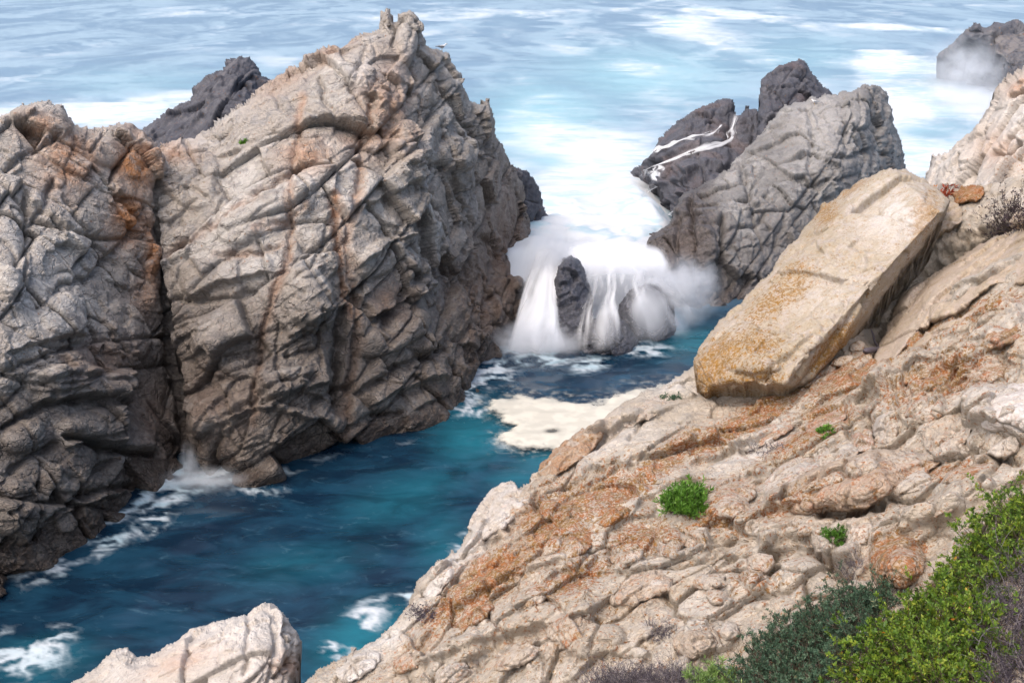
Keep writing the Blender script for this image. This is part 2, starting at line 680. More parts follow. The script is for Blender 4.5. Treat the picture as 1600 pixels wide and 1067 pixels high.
    for k in range(1, K + 1):
        tt = k / K
        pt = pd[bv] + hd * (skirt[0] * tt)
        pt[:, 2] -= skirt[1] * tt ** 1.8
        inw = cx - pt
        inw[:, 2] = 0
        pt += inw * 0.10 * tt ** 2
        wob3 = np.stack([noise(pt / (skirt[0] * .5), 70 + j) for j in range(3)], 1)
        wob3[:, 2] = -np.abs(wob3[:, 2])
        wob3[:, 0] = np.sign(inw[:, 0]) * np.abs(wob3[:, 0])
        pt += (skirt[0] * .10 * tt) * wob3
        cur = np.arange(off, off + len(bv))
        la, lb = lut[BE[:, 0]], lut[BE[:, 1]]
        pa = prev[la]
        pb = prev[lb]
        allF.append(np.stack([pb, pa, cur[la], cur[lb]], 1))
        allV.append(pt)
        prev = cur
        off += len(bv)
    Vall = np.concatenate(allV)
    Fall = np.concatenate(allF)
    for kk in A:
        A[kk] = np.concatenate([A[kk]] + [A[kk][bv]] * K)
    if origin is None:
        lo = pd[np.argsort(pd[:, 2])[:max(10, n // 50)]].mean(0)
        origin = (float(lo[0]), float(lo[1]), float(max(lo[2], 0)))
    ROCKS[name] = dict(uv=np.stack([u, v], 1), P=pd, N=nn, idx=idx, us=us, vs=vs)
    if not split:
        if parent is not None:
            origin = tuple(parent.location)
        o = mesh_from(name, Vall, Fall, A, mat, origin=origin, parent=parent)
        tag(o, label, cat, group, kind)
        return o
    # large blocks between the master joints become pieces of their own
    fid = np.full(len(Fall), -1, np.int64)
    fh = ids[Fq[:, 0]].astype(np.int64)
    # one island of a cell = one block
    nF = len(Fq)
    o_ = np.argsort(key, kind='stable')
    ks = key[o_]
    same = np.nonzero(ks[1:] == ks[:-1])[0]
    fa, fb = o_[same] % nF, o_[same + 1] % nF
    keep_ = fh[fa] == fh[fb]
    fa, fb = fa[keep_], fb[keep_]
    lab = np.arange(nF)
    for _ in range(200):
        old = lab.copy()
        m_ = np.minimum(lab[fa], lab[fb])
        np.minimum.at(lab, fa, m_)
        np.minimum.at(lab, fb, m_)
        lab = lab[lab]
        lab = lab[lab]
        if (lab == old).all():
            break
    fh = lab
    uq, inv, cnt = np.unique(fh, return_inverse=True, return_counts=True)
    order = np.argsort(-cnt)
    good = [g for g in order[:split] if cnt[g] >= keep_min]
    remap = -np.ones(len(uq), np.int64)
    for r_, g in enumerate(good):
        remap[g] = r_
    fid[:len(Fq)] = remap[inv]
    if kind == 'structure':
        root = None
    else:
        root = empty(name, origin)
        tag(root, label, cat, group, kind)

    def sub(sel, nm, parent):
        ff = Fall[sel]
        vv, iv = np.unique(ff, return_inverse=True)
        o = mesh_from(nm, Vall[vv], iv.reshape(ff.shape), {k: A[k][vv] for k in A}, mat, parent=parent, origin=origin)
        return o
    rest = sub(fid < 0, name if root is None else 'bedrock', root)
    if root is None:
        tag(rest, label, cat, group, kind)
        root = rest
    srt = np.argsort(fid, kind='stable')
    fs = fid[srt]
    for r_ in range(len(good)):
        a0, a1 = np.searchsorted(fs, r_), np.searchsorted(fs, r_ + 1)
        sub(srt[a0:a1], piece, root)
    return root


def surf(name, u, v):
    """point and normal of a built rock under a pixel"""
    r = ROCKS[name]
    i = int(np.clip(np.searchsorted(r['vs'], v), 0, len(r['vs']) - 1))
    j = int(np.clip(np.searchsorted(r['us'], u), 0, len(r['us']) - 1))
    k = r['idx'][i, j]
    if k < 0:
        k = int(np.argmin((r['uv'][:, 0] - u) ** 2 + (r['uv'][:, 1] - v) ** 2))
    return r['P'][k].copy(), r['N'][k].copy()


def blob(u, v, cu, cv, ru, rv, ang=0):
    a = math.radians(ang)
    x = ((u - cu) * math.cos(a) - (v - cv) * math.sin(a)) / ru
    y = ((u - cu) * math.sin(a) + (v - cv) * math.cos(a)) / rv
    return np.exp(-(x * x + y * y)).astype(np.float32)
# ================================================================== the sea
SILL_Y = 66.0


def surge(x, y):
    ax = sstep(-6, 0, x) * (1 - sstep(10.5, 14.0, x))
    y = y - 1.5 * np.clip(x - 7, 0, 6)
    return 2.9 * sstep(63.5, 71.5, y) * (1 - sstep(69, 112, y)) * ax * 1.06


def sea_mesh():
    # a sheet sampled finely where the cove is and coarsely out to the horizon
    us = np.concatenate([np.arange(-900, -60, 30.), np.arange(-60, 1660, 2.6), np.arange(1660, 2500, 30.)])
    vs = np.concatenate([np.array([-90.2, -89.5, -88, -86, -83, -79, -74, -68, -62, -55, -48, -40, -32, -26]), np.arange(-20, 1080, 2.4), np.arange(1085, 1500, 14.)])
    U, V = np.meshgrid(us, vs)
    P = at_z(U, V, 0.0)
    x, y = P[..., 0], P[..., 1]
    u, v = U.ravel(), V.ravel()
    p = P.reshape(-1, 3)
    fade = np.clip(60 / p[:, 1], .1, 1)
    P2 = np.stack([p[:, 0], p[:, 1], np.zeros(len(p))], 1)
    wave = (.10 * fbm(P2 / [3.0, 2.0, 1], 3, 501) + .25 * (1 - np.clip((90 - p[:, 1]) / 40, 0, 1)) * fbm(P2 / [16, 7, 1], 3, 503))
    wave *= (p[:, 1] < 900)
    z = surge(p[:, 0], p[:, 1]) * (1 + .16 * fbm(P2 / 3.4, 3, 505)) + wave
    # foam cover
    near = 1 - sstep(56, 66, p[:, 1])
    w1, w2 = noise(P2 / 45, 520), noise(P2 / 45 + 9.1, 522)
    w3, w4 = noise(P2 / 16, 523), noise(P2 / 16 + 5.3, 524)
    zz = np.zeros(len(p))
    f1 = fbm(np.stack([p[:, 0] / 17 + .9 * w1 + .35 * w3, p[:, 1] / 46 + .9 * w2 + .35 * w4, zz], 1), 5, 511, gain=.55)
    f2 = fbm(np.stack([p[:, 0] / 32 + .8 * w2, p[:, 1] / 80 + .8 * w1, zz + 1], 1), 4, 513, gain=.5)
    B = np.zeros(len(p))
    for b in ((930, 360, 130, 90, 0, 1.1), (930, 270, 140, 70, 0, .7), (900, 200, 150, 60, 0, .45), (1020, 180, 90, 50, 0, .5), (1000, 120, 120, 40, 10, .35), (170, 178, 190, 24, 0, .95), (300, 190, 60, 20, 0, .8), (1430, 165, 140, 70, 0, .95), (1380, 110, 60, 40, 30, .9),
              (1110, 55, 110, 28, -22, .75), (1180, 28, 130, 9, -9, .8), (900, 18, 200, 8, 3, .5), (560, 30, 120, 10, 4, .4), (480, 38, 120, 8, 0, .35), (760, 45, 60, 14, 0, .5), (1400, 44, 120, 5, -3, .8), (60, 25, 90, 8, 0, .3), (300, 20, 160, 8, 0, .3), (840, 150, 70, 30, 0, .45),
              (1290, 250, 200, 60, 0, .6), (1480, 250, 120, 60, 0, .8), (640, 60, 90, 14, 0, .35), (960, 60, 90, 16, -10, .35), (20, 90, 120, 12, 0, .15), (400, 90, 120, 12, 0, .2), (430, 100, 60, 20, 0, .25)):
        B = np.maximum(B, b[5] * blob(u, v, *b[:5]))
    B -= .55 * blob(u, v, 1440, 205, 60, 14, -5) + .35 * blob(u, v, 720, 95, 70, 30) + .35 * blob(u, v, 860, 250, 40, 12) + .25 * blob(u, v, 1420, 70, 140, 8)
    far = np.clip(B * 1.0 + .62 * f1 * (.55 + B * .3) + .3 * f2 + .06, 0, 1)
    far = sstep(-.05, 1.05, far)
    # the cove: only lace along the rocks
    g = fbm(np.stack([p[:, 0] / 2.2 + .4 * noise(P2 / 4, 530), p[:, 1] / 1.6 + .4 * noise(P2 / 4, 531), np.zeros(len(p))], 1), 5, 533, gain=.6)
    lace = 1 - np.abs(g) * 2.2
    N_ = np.zeros(len(p))
    for b in ((310, 745, 60, 26, 10, 1.0), (250, 800, 60, 24, 40, .8), (170, 850, 60, 18, 30, .62), (90, 890, 70, 14, 25, .6), (400, 765, 60, 14, 0, .5), (30, 1020, 80, 40, 0, .82), (90, 1000, 40, 30, 30, .6), (570, 965, 60, 30, 40, .68), (530, 1010, 40, 30, 60, .6), (640, 930, 30, 14, 0, .65),
              (720, 610, 40, 40, 50, .75), (760, 580, 50, 30, 0, .8), (830, 545, 50, 14, 0, 1.3), (920, 570, 40, 16, 10, .75), (1060, 500, 60, 22, 20, 1.1), (1130, 480, 50, 14, 0, .9), (740, 640, 40, 20, 0, .6), (800, 690, 40, 16, 0, .55), (620, 700, 60, 10, 20, .3), (850, 560, 60, 14, 0, .8),
              (720, 850, 40, 20, 45, .5), (1010, 545, 50, 14, 0, .9)):
        N_ = np.maximum(N_, b[5] * blob(u, v, *b[:5]))
    wl1 = [(-60, 935), (0, 908), (60, 882), (130, 842), (190, 805), (240, 770), (292, 736)]
    wl2 = [(292, 736), (375, 752), (480, 724), (560, 702), (650, 680), (712, 650), (745, 592), (790, 550)]
    for wl, amp, wd in ((wl1, 1.15, 17), (wl2, .75, 11)):
        d, par, _ = seg_dist(wl, u, v)
        var = .65 + .5 * noise(np.stack([par * 9, np.zeros(len(u)), np.full(len(u), amp)], 1), 551)
        if amp > 1:
            var *= .55 + .75 * par
        else:
            var *= 1.3 - 1.0 * np.clip(par * 1.6, 0, 1) + 1.0 * sstep(.75, 1, par)
        N_ = np.maximum(N_, amp * var * np.exp(-(d / (wd * (1 + .6 * noise(P2 / 2.5, 553)))) ** 1.2))
    cove = .95 * sstep(.05, 1.35, 1.35 * N_ * (.55 + .75 * np.clip(lace, -.3, 1)) + .12 * (lace - .6))
    foam = near * cove + (1 - near) * far
    fall = sstep(60.5, 64, p[:, 1]) * (1 - sstep(68, 80, p[:, 1])) * sstep(-5, 1, p[:, 0]) * (1 - sstep(9.5, 11.5, p[:, 0]))
    foam = np.maximum(foam, fall * 1.5)
    teal = np.zeros(len(p))
    for b in ((740, 680, 70, 50, 0, 1.), (840, 730, 90, 30, 20, .85), (560, 1000, 90, 50, 30, 1.), (640, 780, 120, 40, 20, .55), (1080, 530, 60, 30, 0, .9), (480, 880, 150, 40, 10, .35), (60, 1030, 90, 40, 0, .6), (700, 850, 60, 60, 40, .6), (850, 190, 110, 70, 0, 1.), (870, 250, 60, 20, 0, 1.), (1000, 120, 160, 50, 0, .8), (1250, 90, 120, 40, 0, .5), (250, 130, 200, 30, 0, .4), (1440, 205, 80, 20, 0, .6)):
        teal = np.maximum(teal, b[5] * blob(u, v, *b[:5]))
    teal = np.clip(teal + .12 * fbm(P2 / [7, 4, 1], 3, 541) - .05, 0, 1)
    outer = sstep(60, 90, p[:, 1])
    p = p.copy()
    p[:, 2] = z
    n0, n1 = U.shape
    idx = np.arange(n0 * n1).reshape(n0, n1)
    Fq = np.stack([idx[:-1, :-1].ravel(), idx[1:, :-1].ravel(), idx[1:, 1:].ravel(), idx[:-1, 1:].ravel()], 1)
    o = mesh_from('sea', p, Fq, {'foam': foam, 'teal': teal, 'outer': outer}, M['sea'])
    tag(o, 'blue-green sea streaked with white foam', kind='structure')
    return o


def sea_material():
    t = NT('sea_water')
    foam, teal, outer = t.attr('foam'), t.attr('teal'), t.attr('outer')
    st = t.mapping((0.30, 0.62, 1.0))
    n1 = t.noise(1.0, 6, 0.62, vec=st, dist=0.8)
    n2 = t.noise(3.6, 5, 0.65, vec=st, dist=1.2)
    st2 = t.mapping((0.040, 0.017, 1.0))
    n3 = t.noise(1.0, 4, 0.55, vec=st2, dist=1.6)
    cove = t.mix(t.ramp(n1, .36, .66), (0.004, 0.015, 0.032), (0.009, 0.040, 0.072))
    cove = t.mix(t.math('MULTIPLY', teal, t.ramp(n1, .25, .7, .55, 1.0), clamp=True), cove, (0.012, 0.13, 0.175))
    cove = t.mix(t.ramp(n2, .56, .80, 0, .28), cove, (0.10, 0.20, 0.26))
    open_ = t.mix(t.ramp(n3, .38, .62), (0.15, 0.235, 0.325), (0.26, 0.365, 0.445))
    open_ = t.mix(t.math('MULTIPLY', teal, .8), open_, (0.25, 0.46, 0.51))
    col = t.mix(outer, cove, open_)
    # break the foam edge into threads
    thr = t.math('ADD', t.math('MULTIPLY', t.math('SUBTRACT', n2, .5), t.math('SUBTRACT', 1.1, t.math('MULTIPLY', outer, 1.0))), t.math('MULTIPLY', t.math('SUBTRACT', n3, .5), t.math('MULTIPLY', outer, 1.1)))
    fo1 = t.math('MINIMUM', foam, 1.0)
    fm = t.math('ADD', fo1, t.math('MULTIPLY', thr, t.math('MULTIPLY', fo1, t.math('MULTIPLY', t.math('SUBTRACT', 1.15, fo1), 1.7))), clamp=True)
    fcol = t.mix(t.ramp(t.math('ADD', t.math('MULTIPLY', n3, .6), t.math('ADD', t.math('MULTIPLY', n1, .4), t.math('MULTIPLY', t.math('SUBTRACT', foam, .95, clamp=True), .5))), .38, .58), (0.33, 0.46, 0.52), (0.55, 0.575, 0.60))
    col = t.mix(t.ramp(fm, .05, 1.0), col, fcol)
    b = t.n('ShaderNodeBsdfPrincipled')
    t.link(col, b.inputs['Base Color'])
    t.setin(b, 'Roughness', t.math('ADD', .22, t.math('ADD', t.math('MULTIPLY', outer, .16), t.math('MULTIPLY', fm, .55)), clamp=True))
    b.inputs['IOR'].default_value = 1.33
    bp = t.n('ShaderNodeBump')
    t.setin(bp, 'Strength', t.math('SUBTRACT', .8, t.math('ADD', t.math('MULTIPLY', fm, .4), t.math('MULTIPLY', outer, .35)), clamp=True))
    t.link(t.math('MULTIPLY', t.math('ADD', n1, t.math('MULTIPLY', n2, .35)), .35), bp.inputs['Height'])
    t.link(bp.outputs[0], b.inputs['Normal'])
    t.link(b.outputs[0], t.out.inputs[0])
    return t.m


M['sea'] = sea_material()
sea_mesh()
def LEV(s, prop=(1.0, .5, .75), rnd_=1.0, k=1.0, first=None):
    """jointing from blocks of s metres down to chips; prop along the grain frame, rnd_ rounding, k overall relief"""
    a, b, c = prop
    first = 'J' if first is None else first
    return [(first, (s * a, s * b, s * c), .13 * s * k, .24 * k, .028 * s * rnd_ * k, .06 * s, .10 * s * k, .012 * s, 0),
            ('V', (s * a * .42, s * b * .42, s * c * .42), .05 * s * k, .34 * k, .014 * s * rnd_ * k, .03 * s, .06 * s * k, .008 * s, .5),
            ('J', (s * a * .19, s * b * .19, s * c * .19), .03 * s * k, .26 * k, .006 * s * rnd_ * k, .012 * s, .03 * s * k, .005 * s, .85),
            ('V', (s * a * .085, s * b * .085, s * c * .085), .014 * s * k, .32 * k, .004 * s * rnd_ * k, .007 * s, .010 * s * k, .003 * s, .7)]


# ================================================================== STRUCTURE: the rocks of the cove
def wet_band(A, P, seed, hi=1.6, soft=1.2, top=6.5, mid=0.45):
    nz = fbm(P / 2.2, 3, seed + 900)
    z = P[:, 2] + nz * 1.1
    A['wet'] = np.maximum(A['wet'], np.maximum(1 - sstep(hi - soft, hi + soft, z), mid * (1 - sstep(top * .35, top, z))))


def m_main(A, P, u, v, seed):
    wet_band(A, P, seed, 2.1, 1.4, 10.5, 0.76)
    r = A['rust']
    for b in ((610, 150, 45, 60, 0, .5), (430, 120, 60, 22, 30, .3), (520, 75, 40, 18, 20, .35), (480, 240, 40, 30, 0, .6),
              (800, 400, 30, 110, 0, .55), (850, 400, 22, 70, 0, .8), (620, 470, 26, 30, 0, .5), (760, 480, 40, 90, 0, .5),
              (270, 230, 40, 25, 0, .5), (330, 640, 60, 60, 0, .3), (590, 215, 60, 30, 0, .5)):
        r = np.maximum(r, b[5] * blob(u, v, *b[:5]))
    A['rust'] = np.clip(r * 1.15, 0, 1)
    p = A['pale']
    for b in ((678, 365, 10, 26, 0, 1.), (662, 310, 5, 22, 10, .8), (690, 395, 8, 14, 0, .8), (620, 130, 30, 30, 0, .35), (570, 105, 30, 25, 0, .4),
              (640, 60, 22, 40, 0, .3), (590, 232, 60, 12, 0, .45), (360, 160, 80, 25, 25, .25), (300, 215, 40, 15, 0, .45), (550, 300, 6, 60, 0, .2)):
        p = np.maximum(p, b[5] * blob(u, v, *b[:5]))
    A['pale'] = p
    # shade painted on the seaward flank, turned from the light, through the wet mask
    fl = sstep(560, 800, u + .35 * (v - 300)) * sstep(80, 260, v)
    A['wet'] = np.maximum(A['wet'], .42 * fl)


def m_left(A, P, u, v, seed):
    wet_band(A, P, seed, 2.1, 1.4, 10, 0.72)
    r = A['rust']
    for b in ((215, 255, 32, 45, 20, 1.), (110, 250, 50, 50, 30, .65), (205, 340, 28, 45, 0, .95), (238, 400, 14, 60, 0, .9), (60, 200, 30, 20, 0, .5),
              (230, 460, 18, 40, 0, .5), (160, 560, 60, 40, 0, .35), (240, 660, 30, 60, 0, .4)):
        r = np.maximum(r, b[5] * blob(u, v, *b[:5]))
    A['rust'] = np.clip(r * 1.2, 0, 1)
    A['pale'] = np.maximum(.3 * blob(u, v, 20, 350, 40, 90), .25 * blob(u, v, 90, 160, 60, 20))


up28 = frame_from((math.cos(math.radians(28)), .25, math.sin(math.radians(28))))
dn42 = frame_from((math.cos(math.radians(-40)), .15, math.sin(math.radians(-40))))
up60 = frame_from((math.cos(math.radians(70)), .2, math.sin(math.radians(70))), (1, 0, 0))

def main_calm(u, v):
    return 1 - .55 * np.clip(blob(u, v, 350, 330, 110, 130) + .8 * blob(u, v, 470, 470, 60, 70) + .7 * blob(u, v, 350, 600, 60, 60), 0, 1)


def left_calm(u, v):
    return 1 - .6 * np.clip(blob(u, v, 18, 400, 34, 100) + blob(u, v, 90, 500, 40, 40) + .8 * blob(u, v, 150, 250, 34, 34) + .7 * blob(u, v, 20, 800, 50, 50) + .7 * blob(u, v, 230, 660, 40, 60), 0, 1)


# --- the big stack
main_free = [(243, 240), (250, 222), (275, 212), (300, 205), (330, 190), (350, 175), (385, 150), (420, 118), (450, 105), (480, 85), (505, 68),
             (530, 70), (560, 50), (590, 42), (594, 15), (603, 8), (612, 14), (616, 30), (626, 20), (640, 15), (655, 22), (661, 45), (667, 70),
             (682, 72), (700, 85), (715, 110), (727, 128), (737, 152), (752, 158), (765, 155), (775, 188), (781, 215), (800, 245), (822, 290),
             (842, 330), (858, 370), (866, 400)]
main_close = [(866, 440), (850, 500), (830, 560), (800, 620), (770, 660), (600, 745), (380, 795), (300, 775), (292, 720), (287, 600), (270, 520),
              (252, 420), (246, 300)]
main_ctrl = [(300, 728, 'z', 0), (375, 752, 'z', 0), (480, 722, 'z', 0), (560, 700, 'z', 0), (650, 678, 'z', 0), (712, 648, 'z', 0), (745, 590, 'z', 0),
             (790, 548, 'z', 0), (840, 470, 'z', 0.5), (600, 745, 'z', -3), (380, 795, 'z', -3), (780, 660, 'z', -3.5),
             (866, 400, 'y', 78), (800, 245, 'y', 72), (765, 160, 'y', 68), (700, 85, 'y', 65), (640, 20, 'y', 62.5), (600, 20, 'y', 62),
             (520, 72, 'y', 60), (420, 120, 'y', 59), (330, 192, 'y', 57), (250, 225, 'y', 55.5),
             (560, 250, 'y', 53.5), (640, 280, 'y', 55.5), (560, 450, 'y', 48.5), (640, 470, 'y', 51), (700, 450, 'y', 56), (780, 400, 'y', 65.5),
             (720, 330, 'y', 60.5), (640, 150, 'y', 58.5), (400, 300, 'y', 51), (400, 450, 'y', 47), (480, 560, 'y', 46), (330, 450, 'y', 47.5),
             (300, 600, 'y', 45.5), (280, 400, 'y', 50), (290, 280, 'y', 53.5), (620, 600, 'y', 48.5), (480, 180, 'y', 55)]
main_strokes = [
    ([(470, 150), (462, 215), (453, 279), (454, 360), (447, 414), (430, 455), (406, 530), (402, 590), (396, 660)], 5, .35, .42),
    ([(590, 120), (575, 200), (568, 251), (553, 322), (543, 380), (564, 465), (557, 557), (543, 640), (545, 695)], 6, .5, .42),
    ([(525, 300), (530, 360), (540, 440), (556, 500)], 5, .4, .6),
    ([(541, 470), (532, 520), (528, 600), (532, 655)], 8, 1.1),
    ([(610, 150), (612, 190), (620, 222)], 4, .5),
    ([(600, 520), (617, 500), (650, 443), (680, 420)], 8, .9),
    ([(668, 260), (673, 300), (680, 350)], 6, .8), ([(655, 215), (650, 250), (690, 262)], 6, .7), ([(765, 360), (778, 400), (768, 470), (752, 520)], 7, .8),
    ([(560, 620), (600, 590), (650, 560), (700, 545)], 6, .7), ([(520, 690), (580, 650), (640, 640)], 5, .5), ([(480, 640), (520, 610), (560, 600)], 5, .6),
    ([(360, 297), (400, 275), (432, 258)], 3, .3), ([(250, 402), (339, 350), (400, 308), (450, 273), (482, 254)], 5, .5, .25),
    ([(258, 465), (327, 468), (408, 450)], 4, .45), ([(456, 440), (486, 420), (505, 380), (528, 318)], 4, .4),
    ([(400, 360), (450, 340), (480, 318)], 4, .3, .3), ([(285, 300), (310, 270), (318, 210)], 3, .3), ([(338, 305), (338, 255)], 2.5, .25),
    ([(280, 290), (330, 310)], 3, .3), ([(340, 400), (400, 395), (440, 378)], 4, .35, .3),
    ([(310, 600), (360, 560), (420, 540)], 4, .4), ([(320, 680), (380, 640), (440, 600), (500, 590)], 5, .5), ([(440, 560), (500, 545)], 4, .5),
    ([(435, 500), (432, 560), (440, 620)], 3, .3), ([(497, 480), (497, 540), (500, 580)], 3, .35),
    ([(662, 40), (650, 90), (655, 130), (640, 160)], 5, .6), ([(616, 28), (620, 50), (612, 75)], 3, .5),
    ([(575, 60), (560, 110), (545, 150)], 4, .35), ([(500, 110), (505, 150), (520, 180)], 4, .4), ([(420, 130), (440, 170), (500, 180)], 4, .3),
    ([(690, 100), (700, 150), (680, 190)], 4, .5), ([(720, 140), (735, 190), (760, 240)], 4, .5), ([(690, 250), (720, 300), (735, 360)], 5, .5),
]
main_scarps = [([(450, 530), (500, 492), (530, 478)], .9, 40), ([(590, 500), (640, 470), (700, 440)], .8, 40), ([(560, 330), (620, 300), (665, 270)], .6, 40),
               ([(290, 470), (350, 440), (430, 425)], .6, 40), ([(300, 690), (400, 640), (520, 660)], .8, 50), ([(560, 420), (610, 380), (655, 365)], .7, 40),
               ([(420, 640), (470, 610), (520, 600)], .7, 35), ([(575, 640), (640, 600), (705, 590)], .8, 40)]
main_bumps = [(485, 470, 45, 55, 30, .9), (350, 540, 50, 55, 20, .6), (600, 400, 45, 28, 35, .7), (640, 225, 40, 40, 0, .8), (720, 240, 30, 30, 0, .7),
              (640, 55, 22, 50, 0, .8), (400, 180, 60, 40, 25, .5), (300, 270, 45, 60, 10, .6), (470, 300, 25, 35, 0, .5), (400, 340, 70, 35, 30, .6),
              (620, 520, 70, 26, 30, .8), (650, 340, 40, 40, 0, .5), (340, 650, 40, 30, 20, .6), (440, 600, 50, 22, 22, .7), (480, 420, 30, 20, 20, .3)]
build_rock('sea_stack', main_free, main_close, main_ctrl, 1.35, M['stack'],
           LEV(5.6),
           up28, rim=(34, 2.6), skirt=(12, 16), rough=.065, wrinkle=.05, calm=main_calm, strokes=main_strokes, bumps=main_bumps, scarps=main_scarps, masks=m_main, seed=11, split=130,
           label='tall jagged grey-tan sea stack with rust-streaked vertical joints, left of the white surge', cat='sea stack')

left_free = [(-520, 200), (-400, 150), (-280, 185), (-160, 175), (-60, 185), (0, 178), (25, 165), (45, 157), (75, 154), (100, 163), (108, 178), (122, 192), (150, 195), (180, 189), (205, 192),
             (225, 205), (243, 222), (262, 250)]
left_close = [(300, 300), (318, 500), (330, 760), (300, 830), (170, 920), (0, 1010), (-160, 1080), (-520, 1200)]
left_ctrl = [(0, 915, 'z', 0), (60, 888, 'z', 0), (130, 850, 'z', 0), (190, 815, 'z', 0), (240, 775, 'z', 0), (288, 735, 'z', 0), (-160, 985, 'z', 0),
             (0, 1005, 'z', -2), (200, 900, 'z', -2), (320, 800, 'z', -2),
             (-160, 175, 'y', 46), (0, 178, 'y', 48.5), (75, 155, 'y', 50.5), (180, 190, 'y', 52), (262, 250, 'y', 53),
             (20, 400, 'y', 42), (120, 400, 'y', 44.5), (220, 400, 'y', 49.5), (20, 600, 'y', 37.5), (130, 600, 'y', 40.5), (230, 600, 'y', 45.5),
             (285, 600, 'y', 48), (270, 450, 'y', 50.5), (80, 760, 'y', 37), (180, 740, 'y', 40.3), (-160, 600, 'y', 35), (-520, 200, 'y', 42), (-520, 1150, 'z', 0), (-520, 700, 'y', 29)]
left_strokes = [
    ([(265, 235), (258, 330), (262, 450), (280, 560), (292, 650), (294, 740)], 10, 1.0),
    ([(141, 240), (165, 198)], 3, .4), ([(177, 285), (204, 234)], 3, .4, .3), ([(140, 445), (192, 390), (222, 348), (235, 320)], 5, .6),
    ([(39, 288), (48, 330), (42, 408), (25, 480)], 4, .6), ([(185, 300), (205, 320), (240, 365)], 4, .5), ([(0, 370), (20, 390), (30, 430)], 3, .3),
    ([(0, 675), (84, 628), (155, 623), (225, 632)], 5, .7), ([(94, 680), (159, 698), (262, 708)], 5, .8), ([(56, 850), (57, 800), (56, 750)], 3, .5),
    ([(40, 850), (90, 800), (140, 768), (235, 752)], 6, .8), ([(0, 760), (40, 720), (100, 690)], 5, .6), ([(0, 585), (60, 560), (140, 530)], 4, .5),
    ([(60, 600), (110, 590), (200, 600)], 4, .4), ([(0, 640), (50, 600)], 4, .4), ([(110, 780), (140, 740), (190, 710)], 4, .6), ([(0, 800), (50, 770)], 4, .5),
    ([(90, 270), (60, 340), (30, 350)], 4, .5), ([(100, 300), (150, 370), (200, 420)], 4, .4), ([(0, 270), (40, 240), (100, 210)], 4, .5),
    ([(60, 480), (110, 440), (150, 430)], 4, .5)]
left_scarps = [([(60, 630), (130, 615), (210, 640)], .7, 40), ([(90, 700), (160, 690), (250, 705)], .9, 35), ([(30, 860), (100, 800), (220, 760)], .8, 40),
               ([(0, 560), (80, 530), (150, 520)], .5, 40), ([(40, 300), (100, 350), (160, 430)], .4, 30)]
left_bumps = [(20, 400, 32, 90, 0, .6), (100, 590, 60, 22, 12, .6), (160, 600, 50, 30, 0, .5), (150, 660, 60, 25, 8, .7), (40, 680, 40, 25, 30, .6),
              (110, 730, 50, 40, 30, .6), (20, 790, 45, 50, 0, .7), (80, 190, 40, 30, 0, .5), (175, 225, 40, 35, 0, .5), (100, 490, 40, 40, 0, .6), (200, 520, 40, 60, 0, .4)]
build_rock('cliff_rock', left_free, left_close, left_ctrl, 1.35, M['stack'],
           LEV(4.2),
           dn42, rim=(30, 2.2), skirt=(10, 14), rough=.065, wrinkle=.05, calm=left_calm, strokes=left_strokes, bumps=left_bumps, scarps=left_scarps, masks=m_left, seed=23, split=130,
           label='broad knobbly cliff rock with orange rust patches, beside the dark vertical cleft', cat='cliff')

# --- dark rocks behind the stack
build_rock('sea_rock', [(222, 200), (245, 185), (262, 170), (297, 155), (300, 135), (322, 117), (345, 110), (352, 95), (372, 85), (390, 88), (402, 100),
                        (410, 118), (424, 124), (450, 150)], [(460, 260), (215, 260)],
           [(222, 200, 'y', 92), (300, 150, 'y', 94), (372, 85, 'y', 98), (424, 124, 'y', 99), (450, 260, 'y', 90), (222, 260, 'y', 86), (320, 180, 'y', 91), (380, 170, 'y', 90)],
           1.6, M['dark'], LEV(3.6, (1.7, .45, .7)), up60, rim=(14, 3.0), skirt=(10, 14), edge=(3, 12), seed=31,
           split=30, keep_min=60,
           label='dark fluted sea rock rising behind the shoulder of the big stack', cat='sea rock')
build_rock('sea_rock', [(800, 262), (812, 260), (826, 264), (838, 282), (850, 318), (862, 350), (871, 395)], [(866, 450), (830, 450), (780, 330)],
           [(810, 262, 'y', 75), (850, 318, 'y', 79), (868, 392, 'y', 81), (866, 450, 'y', 78), (790, 400, 'y', 76), (830, 340, 'y', 77)],
           1.6, M['dark'], LEV(2.6), up60, rim=(14, 2), skirt=(6, 8), edge=(3, 12), seed=37,
           label='dark seaward ledge clinging to the back foot of the tall stack', cat='sea rock')


# --- the middle outcrop
def m_out(A, P, u, v, seed):
    wet_band(A, P, seed, 1.0, 1.0, 5.0, 0.5)
    A['wet'] = np.maximum(A['wet'], .95 * sstep(0, 1, (1150 - u) / 60 + (v - 330) / 240 + .25 * noise(P / 2.5, 5)))
    A['rust'] = np.maximum(A['rust'], .45 * blob(u, v, 1070, 400, 30, 60))
    A['pale'] = .35 * blob(u, v, 1280, 190, 60, 50)


def m_wet(A, P, u, v, seed):
    A['wet'] += .35
    wet_band(A, P, seed, .8, .8, 2, .6)
    A['rust'] = .14 * sstep(0, .5, noise(P / 3, 8))


